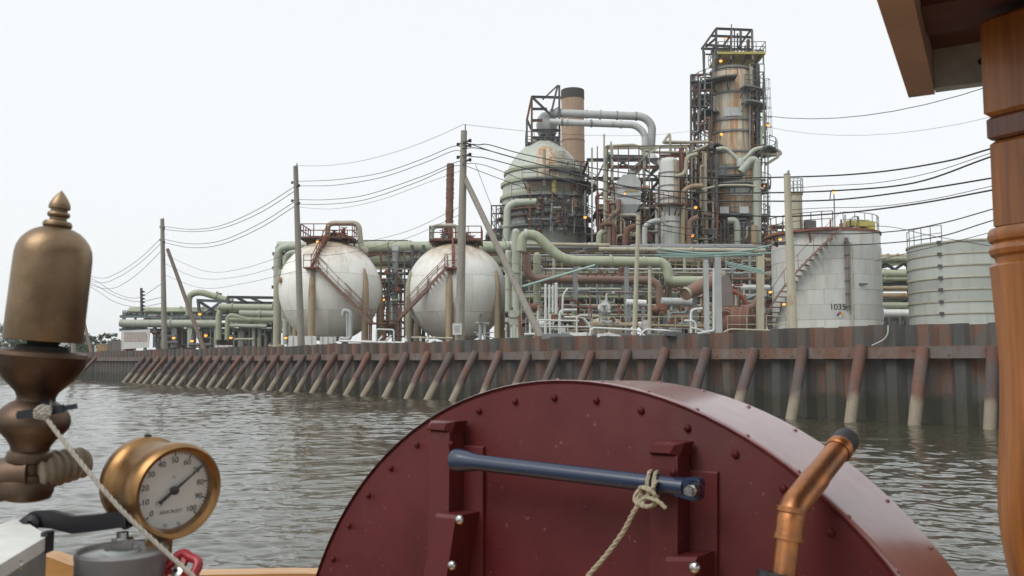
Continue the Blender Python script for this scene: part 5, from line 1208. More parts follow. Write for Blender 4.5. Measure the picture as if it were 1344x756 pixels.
# walkway handrails behind the bulkhead
for i, (xa, xb, Yq, lb) in enumerate(((778, 930, 49, 'beige walkway handrail behind the bulkhead below the green main'), (955, 1032, 46, 'beige walkway handrail in front of the rusty drum'), (690, 776, 53, 'pale walkway handrail behind the white manifold'))):
    o = thing('walkway', lb, 'walkway', Vector((X((xa + xb) / 2, Yq), Yq, GZ))); a, b = X(xa, Yq), X(xb, Yq); zf = Zp(438, Yq)
    MB().box(((a + b) / 2, Yq + .4, zf - .05), b - a, .9, .08).build('deck', 'grey_steel', o)
    railing(MB(), [Vector((a, Yq, zf)), Vector((b, Yq, zf))], .95, .9, .022).build('handrail', 'beige', o)
    for k in range(6): MB().bar((a + (b - a) * k / 5, Yq + .4, GZ), (a + (b - a) * k / 5, Yq + .4, zf - .05), .12).build('stanchion', 'grey_steel', o)
for y, xa, xb, Yq, r, mt in ((335, 690, 1000, 67, 1.6, 'grey_steel'), (339, 690, 1005, 67.2, 1.2, 'beige'), (353, 700, 1000, 66, 1.3, 'grey_duct'), (358, 752, 1000, 66.4, 1.5, 'beige'), (379, 700, 862, 66, 1.8, 'green_pale'), (383, 690, 870, 65.5, 1.3, 'grey_steel'), (390, 690, 860, 66, 2.4, 'green'), (401, 740, 1000, 65, 2.0, 'beige'), (408, 760, 1000, 64, 1.4, 'grey_steel'), (413, 700, 850, 62, 1.5, 'beige'), (377, 960, 1010, 60, 3.6, 'white_pipe'), (366, 960, 1010, 60, 2.0, 'brown_pipe'), (388, 965, 1008, 60, 2.2, 'grey_duct'), (420, 780, 1000, 60, 1.1, 'rust')):
    pipe('pipe', mt, rackC, [(xa, y), (xb, y + .5)], r, Yq, n=10)
dmh = thing('tan_dome', 'low tan domed tank top behind the bulkhead rails', 'tank', Vector((X(795, 58), 58, GZ)))
MB().lathe([(M(22, 58), GZ), (M(22, 58), Zp(424, 58)), (M(18, 58), Zp(420, 58)), (M(9, 58), Zp(417, 58)), (.01, Zp(416, 58))], Vector((X(795, 58), 58, 0)), n=24).build('shell', 'beige', dmh)
MB().lathe([(.3, 0), (.3, .2), (.01, .25)], Vector((X(795, 58), 58, Zp(416, 58))), n=12).build('hatch', 'grey_steel', dmh)

# close-packed light framing, valves and small bore lines that fill the plant
DK = ['dark_steel', 'dark_steel', 'rust', 'grey_steel', 'soot']; RS = ['rust', 'rust_red', 'rust', 'dark_steel', 'beige', 'grey_steel']
lattice(tall, 907, 934, 98, 196, TY - 2.6, 3, 9, DK, .13, .8, .5)
lattice(tall, 908, 940, 196, 322, TY - 4.4, 3, 9, DK, .14, .8, .4)
lattice(tall, 984, 1003, 84, 200, TY - 2.2, 2, 11, DK, .10, .8, .3)
lattice(tall, 990, 1008, 200, 322, TY - 2.8, 2, 9, DK, .12, .7, .3)
lattice(tall, 936, 996, 292, 326, TY - 5.2, 6, 2, DK, .14, .7, .2)
lattice(ss, 784, 866, 192, 322, 85.4, 6, 9, RS, .10, .32, .15)
lattice(ss, 784, 866, 236, 322, 93.8, 8, 7, DK, .16, .8, .4)
lattice(ss, 895, 908, 192, 322, 85.2, 2, 8, RS, .12, .5, .2)
lattice(ss, 886, 930, 192, 322, 93, 4, 10, RS, .15, .8, .4)
lattice(rx, 696, 768, 250, 306, 88.2, 5, 3, DK, .09, .4, .1)
lattice(rx, 736, 772, 212, 306, 91.5, 4, 8, DK, .10, .6, .25)
lattice(rx, 645, 664, 270, 312, 93, 3, 4, DK, .14, .8, .3)
lattice(rackD, 648, 690, 300, 340, 98, 5, 4, DK, .18, .8, .3)
lattice(rackC, 684, 1004, 332, 438, 67.4, 30, 9, ['grey_steel', 'beige', 'green', 'rust', 'dark_steel'], .08, .35, .06)
lattice(rackS, 500, 562, 330, 442, 82, 6, 8, DK, .16, .7, .3)
lattice(rackL, 205, 368, 416, 456, L0 - 2.2, 16, 3, ['dark_steel', 'grey_steel', 'green', 'rust'], .12, .5, .2)
clutter(ss, 784, 866, 262, 324, 83.5, 86, 36, ['rust', 'rust_red', 'beige', 'dark_steel', 'tan'], (.8, 2.2))
clutter(tall, 906, 942, 195, 326, TY - 6, TY - 4, 34, ['rust', 'dark_steel', 'beige', 'tan', 'soot'], (.8, 2.6))
clutter(rackC, 880, 1004, 375, 436, 56, 64, 34, ['rust', 'brown_pipe', 'beige', 'grey_steel', 'green'], (.8, 2.4))
clutter(rackC, 690, 860, 380, 436, 56, 62, 24, ['rust', 'brown_pipe', 'beige', 'grey_steel', 'green', 'white_pipe'], (.7, 1.8))
valves(rackC, 690, 1004, 402, 436, 50, 60, 30, ['rust', 'grey_steel', 'beige', 'green', 'white_pipe', 'rust_red'])
valves(rackC, 690, 1004, 350, 425, 65, 68, 30, ['rust', 'grey_steel', 'beige', 'green', 'brown_pipe'])
valves(ss, 786, 906, 245, 318, 84, 86, 24, ['rust', 'dark_steel', 'rust_red', 'beige'])
valves(rx, 692, 768, 252, 304, 87.6, 89, 16, ['rust', 'dark_steel', 'grey_steel'])
valves(tall, 908, 940, 190, 322, TY - 5.2, TY - 4.4, 18, ['rust', 'dark_steel', 'soot'])
valves(rackS, 500, 560, 350, 440, 78, 82, 10, ['rust', 'dark_steel', 'rust_red'])

# ------------------------------------------------------------------ numbered white tank
KY = 58.0
kc = P(1084, 370, KY); KR = M(68.5, KY); kx = kc.x
tk = thing('storage_tank', 'white riveted storage tank numbered 1035 with a curved side stair', 'tank', Vector((kx, KY, GZ)), 'upright storage tanks')
ktop = P(1084, 300, KY - KR).z
nc = 8
for k in range(nc):
    z0, z1 = GZ + (ktop - GZ) * k / nc, GZ + (ktop - GZ) * (k + 1) / nc
    rr = KR - .012 * (k % 2)
    MB().lathe([(rr - .03, z0), (rr, z0 + .01), (rr, z1 - .006), (rr - .03, z1)], Vector((kx, KY, 0)), n=72).build('shell_course', 'white_tank', tk)
    for j in range(6):
        a = R(60 * j + (k % 2) * 30 + 8); p = Vector((kx + math.sin(a) * (rr + .003), KY - math.cos(a) * (rr + .003), 0))
        MB().bar(Vector((p.x, p.y, z0 + .02)), Vector((p.x, p.y, z1 - .02)), .025).build('vertical_seam', 'grey_tank', tk)
MB().lathe([(KR + .06, ktop - .1), (KR + .06, ktop + .05), (KR * .6, ktop + .35), (.01, ktop + .55)], Vector((kx, KY, 0)), n=48).build('roof', 'rust_red', tk)
platform(tk, Vector((kx, KY, 0)), ktop + .06, KR - .2, KR + .45, -100, -12, 'rust_red', 'rust_red', 8, False)
railing(MB(), arc_pts(Vector((kx, KY, ktop + .08)), KR + .35, -100, -12, 9), 1.0, 1.0, .022).build('railing', 'rust', tk)
railing(MB(), arc_pts(Vector((kx, KY, ktop + .08)), KR - .1, 0, 80, 6), 1.0, 1.0, .022).build('railing', 'grey_duct', tk)
hb = MB()
for k in range(7): hb.box((kx + random.uniform(.1, 1.9), KY - KR + random.uniform(.5, 1.2), ktop + random.uniform(.2, .55)), random.uniform(.2, .8), .5, random.uniform(.15, .5))
hb.build('roof_fittings', 'yellow', tk)
for px, y0 in ((1109, 282), (1104, 288), (1090, 288), (1116, 287), (1126, 284)): pipe('roof_pipe', random.choice(['rust_red', 'grey_duct', 'dark_steel']), tk, [(px, 300), (px, y0)], 1.2, KY - KR + .5)
pipe('roof_pipe', 'grey_duct', tk, [(1118, 300), (1118, 284), (1127, 284), (1128, 300)], 1.0, KY - 2, .25)
pipe('mast', 'grey_steel', tk, [(1096, 300), (1094.5, 255)], .8, KY - 2.5)
# curved stair on the left face
b0 = P(1040, 440, KY).x
ns = 24; a_lo, a_hi = -110, -6
sm = MB().box((0, 0, 0), .75, .30, .05).mesh('tread', 'brown_pipe')
strg = []
for k in range(ns):
    t = k / (ns - 1); a = a_lo + (a_hi - a_lo) * t; z = GZ + .25 + (ktop - GZ - .3) * t
    d = Vector((math.sin(R(a)), -math.cos(R(a)), 0)); p = Vector((kx, KY, 0)) + d * (KR + .42); p.z = z
    put('tread', sm, tk, p, (0, 0, math.atan2(d.y, d.x))); strg.append(p + d * .36)
m = MB()
for a, b in zip(strg, strg[1:]):
    m.bar(a, b, .04, .12); m.bar(a + Vector((0, 0, 1)), b + Vector((0, 0, 1)), .03)
for p in strg[::3]: m.bar(p, p + Vector((0, 0, 1)), .03)
m.build('stair_rail', 'brown_pipe', tk)
# side downpipe, number and hazard diamond
def onK(px, py, off=.06):
    d = ray(px, py); ox, oy = CAM.x - kx, CAM.y - KY; A = d.x ** 2 + d.y ** 2; B = 2 * (d.x * ox + d.y * oy); C = ox * ox + oy * oy - (KR + off) ** 2
    t = (-B - math.sqrt(B * B - 4 * A * C)) / (2 * A); return CAM + d * t
MB().tube([onK(1111, 312, .14), onK(1113, 406, .14)], .11, 10).build('side_downpipe', 'mauve', tk)
for y in (318, 335, 352, 369, 386, 402): MB().lathe([(.15, -.05), (.15, .05)], onK(1111 + (y - 312) * .021, y, .14), n=10).build('pipe_clip', 'dark_steel', tk)
MB().tube([onK(1117, 318, .1), onK(1119, 440, .1)], .05, 8).build('side_downpipe', 'beige', tk)
MB().box(onK(1133, 373, .1), .5, .1, .12).build('nozzle_bracket', 'dark_steel', tk)
for i, chh in enumerate('1035'):
    p = onK(1091.5 + i * 5.4, 403, .02); n = (p - Vector((kx, KY, p.z))).normalized(); put_text(chh, .52, 'ink', tk, p, Vector((-n.y, n.x, 0)), (0, 0, 1), 'number')
dc = onK(1102.5, 413, .03); n = (dc - Vector((kx, KY, dc.z))).normalized(); rt = Vector((-n.y, n.x, 0)); h_ = .115
for (dx, dz, mt) in ((0, 1, 'print_red'), (-1, 0, 'print_blue'), (1, 0, 'print_yellow'), (0, -1, 'sign_white')):
    q = dc + rt * dx * h_ + Vector((0, 0, dz * h_)); MB().prism([q + rt * h_ * .95, q + Vector((0, 0, h_ * .95)), q - rt * h_ * .95, q - Vector((0, 0, h_ * .95))], n * .012).build('hazard_diamond', mt, tk)
# beige stub tower behind its left rim
tw = thing('stub_tower', 'short beige column with railed top behind the left rim of the numbered tank', 'vessel', Vector((P(1045, 280, 68).x, 68, GZ)))
q = P(1045, 280, 68); MB().lathe([(M(8, 68), GZ), (M(8, 68), Zp(253, 68)), (.01, Zp(252, 68))], Vector((q.x, 68, 0)), n=20).build('shell', 'beige', tw)
platform(tw, Vector((q.x, 68, 0)), Zp(253, 68), .1, M(9.5, 68), -180, 180, 'tan', 'grey_duct', 12)
MB().box((q.x + .9, 67.6, Zp(296, 68)), .8, .6, .6).build('fan_box', 'dark_steel', tw)

# ------------------------------------------------------------------ grey banded tank on the right
BY = 55.0
q = P(1270, 370, BY); BR = M(72, BY); btop = P(1270, 314, BY - BR).z
bt = thing('storage_tank', 'plain grey-green storage tank with horizontal hoops beside the wooden post', 'tank', Vector((q.x, BY, GZ)), 'upright storage tanks')
nh = 9
for k in range(nh):
    z0, z1 = GZ + (btop - GZ) * k / nh, GZ + (btop - GZ) * (k + 1) / nh
    MB().lathe([(BR, z0), (BR, z1)], Vector((q.x, BY, 0)), n=72).build('shell_course', 'grey_tank', bt)
    MB().lathe([(BR - .01, z1 - .05), (BR + .06, z1 - .05), (BR + .06, z1 + .02), (BR - .01, z1 + .02)], Vector((q.x, BY, 0)), n=72, close=True).build('hoop', 'beige', bt)
    p = Vector((q.x, BY, 0)) + Vector((math.sin(R(-52)), -math.cos(R(-52)), 0)) * (BR + .08); MB().box((p.x, p.y, z1), .2, .2, .16).build('hoop_lug', 'dark_steel', bt)
MB().lathe([(BR + .05, btop - .05), (BR + .05, btop + .06), (.01, btop + .5)], Vector((q.x, BY, 0)), n=48).build('roof', 'grey_tank', bt)
railing(MB(), arc_pts(Vector((q.x, BY, btop + .05)), BR - .05, -110, -50, 5), 1.0, .8, .02).build('railing', 'grey_steel', bt)
railing(MB(), arc_pts(Vector((q.x, BY, btop + .05)), BR - .05, 20, 60, 3), 1.0, .8, .02).build('railing', 'grey_steel', bt)

# rack seen between and behind the two tanks
rackR = rack('pipe_rack', 'stacked green and tan pipe rack seen between the two upright tanks', X(1140, 80), X(1225, 80), 78, 84, [Zp(345, 80), Zp(371, 80), Zp(398, 80), Zp(420, 80)], 3.6, 'green', 'dark_steel', 3, .35, False, ['green', 'green_pale', 'tan', 'grey_steel'])
for y, r, mt in ((340, 3.2, 'green'), (359, 4.8, 'green'), (366, 3, 'green'), (378, 2.6, 'tan'), (388, 3.6, 'tan'), (401, 4.4, 'green'), (411, 5.5, 'white_pipe')): pipe('pipe', mt, rackR, [(1138, y), (1228, y)], r, 76.5, n=14)
members(rackR, 'truss_member', 'dark_steel', [((1150 + k * 12, 346 if k % 2 else 354), (1162 + k * 12, 354 if k % 2 else 346)) for k in range(6)], 77, .2)
members(rackR, 'frame_member', 'dark_steel', [((1150, y), (1212, y)) for y in (420, 427, 434)] + [((x, 416), (x, 440)) for x in (1153, 1166, 1180, 1190, 1199)], 75, .25)
# cluster behind the left rim of the tank
clutter(tall, 1004, 1030, 290, 330, 84, 90, 12, ['rust_red', 'rust', 'green', 'dark_steel'], (.8, 2))

# ------------------------------------------------------------------ far left: trees, boxes
def tree(label, px, Y, h, r, shape=1.0, seed=0):
    rnd = random.Random(seed); b = P(px, 462, Y); b.z = GZ
    o = thing('broadleaf_tree' if h > 3 else 'shrub', label, 'tree' if h > 3 else 'shrub', b)
    m = MB().tube([b - Vector((0, 0, .3)), b + Vector((.1, 0, h * .3)), b + Vector((-.1, 0, h * .75))], [.05 * h, .035 * h, .012 * h], 8)
    for k in range(7):
        a = rnd.uniform(0, 6.28); z = rnd.uniform(.25, .6) * h; m.tube([b + Vector((0, 0, z)), b + Vector((math.cos(a) * r * .7, math.sin(a) * r * .7, z + h * .22))], [.02 * h, .006 * h], 5)
    m.build('trunk', 'bark', o)
    lf = MB(); cl = []
    for k in range(46):
        a, u, v = rnd.uniform(0, 6.28), rnd.random() ** .5, rnd.uniform(.18, 1.0)
        rr = r * u * (1 - .65 * abs(v - .5) ** 1.5) ; cl.append((b + Vector((math.cos(a) * rr, math.sin(a) * rr, v * h)), rnd.uniform(.16, .34) * r))
    for c, cr in cl:
        for k in range(46):
            d = Vector((rnd.gauss(0, 1), rnd.gauss(0, 1), rnd.gauss(0, .8))).normalized() * cr * rnd.random() ** .4; p = c + d
            s_ = rnd.uniform(.10, .22) * (.6 + r * .12); x = Vector((rnd.gauss(0, 1), rnd.gauss(0, 1), rnd.gauss(0, 1))).normalized(); y = x.cross(Vector((rnd.gauss(0, 1), rnd.gauss(0, 1), rnd.gauss(0, 1)))).normalized()
            i = len(lf.v); lf.v += [p - x * s_, p - y * s_ * .6, p + x * s_, p + y * s_ * .6]; lf.f.append((i, i + 1, i + 2, i + 3))
    lf.build('crown', 'leaf', o)
tree('tall dark tree at the left edge of the picture', -6, 175, 7.0, 3.4, seed=1)
tree('dark bushy tree just left of the whistle', 14, 180, 4.6, 2.6, seed=2)
tree('green tree glimpsed under the whistle bell on the left', 34, 178, 4.2, 3.0, seed=3)
tree('green tree glimpsed under the whistle bell on the right', 66, 172, 3.9, 2.8, seed=4)
tree('low bushy tree right of the whistle', 104, 150, 3.6, 2.4, seed=5)
tree('small tree beside the yellow container', 116, 140, 3.2, 2.0, seed=6)
tree('sparse shrub between the yellow and the mauve container', 143, 132, 3.4, 1.5, seed=7)
def container(label, x0, x1, yt, Y, mat):
    a, b = P(x0, yt, Y), P(x1, yt, Y); o = thing('storage_container', label, 'container', Vector(((a.x + b.x) / 2, Y, GZ)))
    w_, h_ = b.x - a.x, a.z - GZ
    MB().box(((a.x + b.x) / 2, Y + 1.2, GZ + h_ / 2), w_, 2.4, h_).build('body', mat, o)
    n = max(3, int(w_ / .35))
    for k in range(n): MB().box((a.x + w_ * (k + .5) / n, Y - .02, GZ + h_ / 2), w_ / n * .45, .08, h_ * .86).build('rib', mat, o)
    MB().box(((a.x + b.x) / 2, Y + 1.2, GZ + h_ + .04), w_ + .1, 2.5, .08).build('roof', 'grey_steel', o)
container('white box trailer right of the whistle stem', 80, 101, 450, 150, 'sign_white')
container('small white shed left of the whistle stem', 14, 30, 445, 185, 'sign_white')
container('mustard yellow container left of the sign board', 127, 141, 452, 128, 'mustard')
container('mauve container beside the sign board', 141, 164, 448, 124, 'mauve')
container('small red container in front of the sign board', 158, 166, 457, 99, 'print_red')
# ------------------------------------------------------------------ the steam launch we stand in
DS = 1.3
DC = CAM + Vector((0.05665, 0.99938, -0.47343)) * DS; DR = 0.45 * DS; DW = 0.1621 * DS
yaw, pit = 0.6491, -0.0161
DA = Vector((math.sin(yaw) * math.cos(pit), math.cos(yaw) * math.cos(pit), math.sin(pit)))      # drum axis, away from us
DU = Vector((DA.y, -DA.x, 0)).normalized(); DV = DU.cross(DA).normalized()                            # right and up in its face
def FACE(px, py, off=0.0):
    """pixel -> point on the plane 'off' metres in front of the drum face"""
    d = ray(px, py); c = DC - DA * off; return CAM + d * ((c - CAM).dot(DA) / d.dot(DA))
drum = thing('paddle_drum', 'dark red riveted steel drum filling the foreground', 'drum', DC - Vector((0, 0, DR)))
n = 120
MB().lathe([(.001, 0), (DR - .004, 0), (DR, .004)], DC, DA, n).build('face_plate', 'drum_red', drum, 60)
MB().lathe([(DR, .004), (DR + .003, .006), (DR + .003, DW - .003), (DR, DW), (.001, DW)], DC, DA, n).build('rim', 'rim_red', drum, 40)
MB().lathe([(DR + .0032, -.001), (DR + .0042, .001), (DR + .0042, .016), (DR + .0032, .017)], DC, DA, n).build('rim_lip', 'rim_red', drum, 40)
def rivet_mesh(r, mat): return MB().lathe([(r, 0), (r * .95, r * .35), (r * .7, r * .62), (r * .35, r * .78), (.0001, r * .82)], (0, 0, 0), n=12).mesh('rivet', mat)
rv = rivet_mesh(.0054, 'drum_red'); rv2 = rivet_mesh(.0032, 'rim_red'); rb = rivet_mesh(.0078, 'bolt_steel')
def orient(o, nrm): o.rotation_mode = 'QUATERNION'; o.rotation_quaternion = Vector(nrm).to_track_quat('Z', 'Y'); return o
for k in range(48):
    a = R(7.5 * k + 2.0); e = DU * math.cos(a) + DV * math.sin(a)
    orient(put('rivet', rv, drum, DC + e * DR * .962 - DA * .0005), -DA)
    orient(put('rivet', rv2, drum, DC + e * (DR + .003) + DA * (DW - .022)), e)
    orient(put('rivet', rv2, drum, DC + e * (DR + .004) + DA * .010), e)
# upright brackets on the face
def fbox(pts, off0, off1, name, mat, parent, bev=0.004):
    """outline on the face (pixels) pulled out from off0 to off1 with a small chamfer"""
    q0 = [FACE(x, y, 0) for x, y in pts]; c = sum(q0, Vector()) / len(q0)
    m = MB(); n_ = len(q0); b = len(m.v)
    ins = [p + (c - p).normalized() * bev for p in q0]
    m.v += [p - DA * off0 for p in q0] + [p - DA * (off1 - bev) for p in q0] + [p - DA * off1 for p in ins]
    for lv in (0, 1):
        for k in range(n_):
            k2 = (k + 1) % n_; m.f.append((b + lv * n_ + k, b + lv * n_ + k2, b + (lv + 1) * n_ + k2, b + (lv + 1) * n_ + k))
    m.f.append(tuple(b + 2 * n_ + k for k in range(n_))); return m.build(name, mat, parent, 25)
for i, (plate, post, capp, low, bolts, rivs) in enumerate((
    ([(598, 583), (637, 586), (637, 850), (596, 850)], [(586, 560), (612, 562), (610, 870), (580, 870)], [(585, 551), (617, 552), (613, 566), (580, 563)], [(604, 668), (632, 671), (604, 850), (568, 850)], ((604, 682), (594, 742), (584, 800)), ((592, 583),)),
    ([(900, 616), (944, 619), (944, 870), (898, 870)], [(872, 590), (908, 591), (908, 890), (868, 890)], [(873, 576), (914, 579), (908, 597), (867, 593)], [(900, 722), (940, 722), (940, 880), (894, 880)], ((912, 745), (911, 800)), ((884, 620),)))):
    fbox(plate, 0.0002, .006, 'backing_plate', 'bracket_red', drum, .002)
    pst = fbox(post, .0063, .040, 'bracket_post', 'bracket_red', drum, .006)
    fbox(capp, .006, .046, 'bracket_cap', 'bracket_red', pst, .010)
    lo = fbox(low, .0065, .060, 'clamp_block', 'bracket_red', drum, .005)
    for (x, y) in bolts: orient(put('bolt', rb, lo, FACE(x, y, .060) ), -DA)
    for (x, y) in rivs: orient(put('rivet', rv, pst, FACE(x, y, .0398)), -DA)
# blue tie bar across the face with flattened end
bar = thing('tie_bar', 'dark blue metal bar bolted across the red drum face', 'bar', FACE(595, 604, .055))
p0, p1 = FACE(601, 604, .058), FACE(893, 639, .058); ax = (p1 - p0).normalized(); br = .0115
MB().tube([p0 - ax * .006, p0, p0 + ax * .012, p0 + ax * .04, p1, p1 + ax * .006], [.017, .0178, .0165, .0122, br, br], 20).build('rod', 'blue_enamel', bar)
vv = DV - ax * DV.dot(ax); vv.normalize()
fl = [(0, br), (.010, .0120), (.020, .0138), (.030, .0148), (.034, .013), (.036, .009), (.036, -.009), (.034, -.013), (.030, -.0148), (.020, -.0138), (.010, -.0120), (0, -br)]
MB().prism([p1 - ax * .006 + ax * a + vv * b - DA * .007 for a, b in fl], DA * .014).build('flattened_end', 'blue_enamel', bar)
hexa = [Vector((math.cos(R(60 * k)), math.sin(R(60 * k)))) for k in range(6)]
hc = p1 + ax * .024 - DA * .0075
MB().prism([hc + (DU * h.x + DV * h.y) * .0080 for h in hexa], -DA * .012).build('nut', 'bolt_steel', bar)
MB().tube([hc, hc - DA * .020], .006, 12).build('bolt_end', 'bolt_steel', bar)
MB().lathe([(.012, 0), (.012, .003)], hc, -DA, 20).build('washer', 'bolt_steel', bar)
MB().box(FACE(611, 598, .05), .014, .012, .016).build('end_lug', 'black_iron', bar)
# cord knotted round the tie bar
def rope_mesh(pts, r, turns=300.0):
    """three-strand laid rope along a path"""
    pts = [Vector(p) for p in pts]; q = [pts[0]]
    for a, b in zip(pts, pts[1:]):
        k = max(1, int((b - a).length / (r * 1.2))); q += [a.lerp(b, (i + 1) / k) for i in range(k)]
    m = MB()
    for s in range(3):
        out = []; L = 0
        for i, p in enumerate(q):
            t = (q[min(i + 1, len(q) - 1)] - q[max(i - 1, 0)]).normalized(); x = t.cross(Vector((.3, .2, 1))).normalized(); y = t.cross(x)
            if i: L += (p - q[i - 1]).length
            a = L / (r * 9) * 2 * math.pi + s * 2.0944; out.append(p + (x * math.cos(a) + y * math.sin(a)) * r * .52)
        m.tube(out, r * .56, 6)
    return m
kn = p0.lerp(p1, .885)
cord = thing('knotted_cord', 'thin pale cord knotted round the blue bar and trailing down', 'cord', kn)
rr = br + .004
loop = [kn + (vv * math.cos(a) - DA * math.sin(a)) * rr + ax * .004 * math.sin(a) for a in [2 * math.pi * k / 16 for k in range(17)]]
rope_mesh(loop, .0027).build('loop', 'rope_tan', cord)
rope_mesh([p + ax * .009 for p in loop], .0027).build('loop', 'rope_tan', cord)
kb = FACE(848, 652, .078)
for j in range(3): rope_mesh([kb + (DU * math.cos(a + j) * (.016 - .003 * j) + DV * math.sin(a + j * .8) * .012 - DA * math.sin(a * 2 + j) * .006) for a in [2 * math.pi * k / 14 for k in range(13)]], .0027).build('knot', 'rope_tan', cord)
rope_mesh(catmull([FACE(862, 630, .074), FACE(855, 643, .08), kb]), .0027).build('strand', 'rope_tan', cord)
rope_mesh(catmull([kb, FACE(862, 657, .084), FACE(874, 667, .082)]), .0027).build('frayed_end', 'rope_tan', cord)
rope_mesh(catmull([kb, FACE(834, 668, .080), FACE(818, 698, .075), FACE(796, 728, .072), FACE(772, 756, .075), FACE(740, 800, .08)], 5), .0034).build('strand', 'rope_tan', cord)

# copper pipe with elbow and rubber end
CY = 0.98
cpz = thing('copper_pipe', 'bent copper pipe with black rubber end in front of the red drum', 'pipe', P(1018, 900, CY))
a, b, c = P(1017, 860, CY), P(1039, 668, CY + .02), P(1104, 586, CY + .12)
MB().tube([a, a.lerp(b, .86)], M(15.6, CY), 28).build('lower_tube', 'copper', cpz)
f = fillet([a.lerp(b, .80), b, b.lerp(c, .48)], .036, 10)
MB().tube(f, M(18.4, CY), 28).build('elbow', 'copper', cpz)
e0 = a.lerp(b, .80); ed = (b - a).normalized()
for k, (o, rr_) in enumerate(((0, 19.6), (.030, 19.8))): MB().lathe([(M(20, CY), -.003), (M(rr_, CY), -.002), (M(rr_, CY), .002), (M(20, CY), .003)], e0 + ed * o, ed, 28, close=True).build('solder_bead', 'copper', cpz)
MB().tube([b.lerp(c, .40), c], M(15.4, CY + .1), 28).build('upper_tube', 'copper', cpz)
cdv = (c - b).normalized()
MB().lathe([(M(18, CY), -.006), (M(17.6, CY + .1), -.004), (M(17.6, CY + .1), .006), (M(18, CY), .008)], c - cdv * .008, cdv, 28, close=True).build('end_collar', 'copper', cpz)
MB().lathe([(M(16.6, CY + .1), 0), (M(17, CY + .1), .004), (M(17, CY + .1), .018), (M(15.5, CY + .1), .022), (M(10, CY), .0225), (.001, .0222)], c, cdv, 28).build('rubber_end', 'rubber', cpz)
MB().lathe([(M(18, CY), 0), (M(30, CY), 0), (M(30, CY), .012), (M(18, CY), .012)], P(1024, 768, CY), ed, 24, close=True).build('deck_flange', 'black_iron', cpz)

# brass steam whistle on its tee
WY = 0.90
wt0, wt1 = P(81, 250, WY), P(38, 600, WY)
wax = (wt1 - wt0).normalized(); u = (wt1 - wt0).length / math.hypot(43, 350)      # metres per picture pixel along the axis
wh = thing('steam_whistle', 'tarnished brass bell whistle with acorn finial on the left', 'whistle', wt1)
def turned(name, mat, prof, parent=wh, n=40): return MB().lathe([(r * u, h * u) for h, r in prof], wt0, wax, n).build(name, mat, parent, 30)
turned('acorn_finial', 'old_brass', [(0, .1), (2, 2), (6, 5.5), (12, 9.5), (18, 12.5), (22, 13.4), (25, 13.2), (26, 10.5), (29, 10.2), (30, 13), (33, 14), (36, 13), (37, 10.5), (41, 10.5), (42, 16), (45, 17.8), (48, 18), (51, 16.5), (52, 12), (56, 12)])
turned('bell', 'old_brass', [(50, .5), (50, 14), (52, 21), (56, 29), (62, 36), (69, 41.5), (78, 45.5), (88, 47), (100, 47.3), (199, 47.8), (201, 47), (201, 44), (120, 43.5), (70, 36), (60, 1)])
turned('stem', 'soot', [(150, 8), (150, 19), (206, 19), (208, 30), (216, 34), (219, 20), (219, 1)])
turned('bowl', 'dark_brass', [(214, .5), (214, 50), (216, 55.5), (221, 56.5), (224, 55), (232, 53.5), (242, 49), (252, 42), (260, 34), (268, 26), (275, 23), (280, 23.5)])
turned('valve_body', 'dark_brass', [(279, 23), (283, 30), (290, 38), (298, 43), (306, 44.5), (314, 43), (322, 37), (330, 29), (338, 24), (344, 22.5), (346, 25.5), (352, 27), (358, 26), (360, 22), (372, 22), (374, 25), (380, 26), (384, 32), (395, 34), (404, 31), (408, 20)])
w2 = [P(-70, 655, WY + .04), P(-20, 634, WY + .01), P(30, 624, WY), P(48, 622, WY)]
MB().tube(w2, M(28, WY), 24).build('tee_pipe', 'dark_brass', wh)
tp_ = []; tr_ = []
t0_, t1_ = P(40, 622, WY - .002), P(112, 606, WY + .05)
for k in range(29): tp_.append(t0_.lerp(t1_, k / 28)); tr_.append(M(25 - k * .28 + (2.6 if k % 4 in (1, 2) else 0) + random.uniform(-.6, .6), WY))
MB().tube(tp_, tr_, 22).build('lagged_arm', 'lagging', wh)
MB().tube(fillet([P(-68, 655, WY + .04), P(-110, 668, WY + .05), P(-118, 1000, WY + .05)], .04), M(26, WY), 18).build('feed_pipe', 'dark_brass', wh)
lv = MB().bar(P(22, 546, WY - .045), P(101, 533, WY - .03), .006, .005); lv.bar(P(24, 545, WY - .046), P(84, 536, WY - .034), .010, .008)
lv.build('lever', 'lever_iron', wh)
MB().tube([P(60, 540, WY - .045), P(60, 528, WY)], .006, 10).build('lever_pin', 'black_iron', wh)
pc = thing('pull_cord', 'white pull cord running down from the whistle lever past the gauge', 'cord', P(58, 541, WY - .05))
rope_mesh(catmull([P(57, 541, WY - .055), P(66, 556, WY - .06), P(110, 612, WY - .075), P(160, 670, WY - .085), P(215, 722, WY - .09), P(262, 764, WY - .095), P(330, 830, WY - .1)], 4), .0022).build('cord', 'rope_white', pc)
for j in range(3): rope_mesh([P(56 + 9 * math.cos(a + j) , 541 + (7 - j) * math.sin(a), WY - .054 - .006 * math.sin(a * 2 + j)) for a in [2 * math.pi * k / 12 for k in range(12)]], .0026).build('knot', 'rope_white', pc)

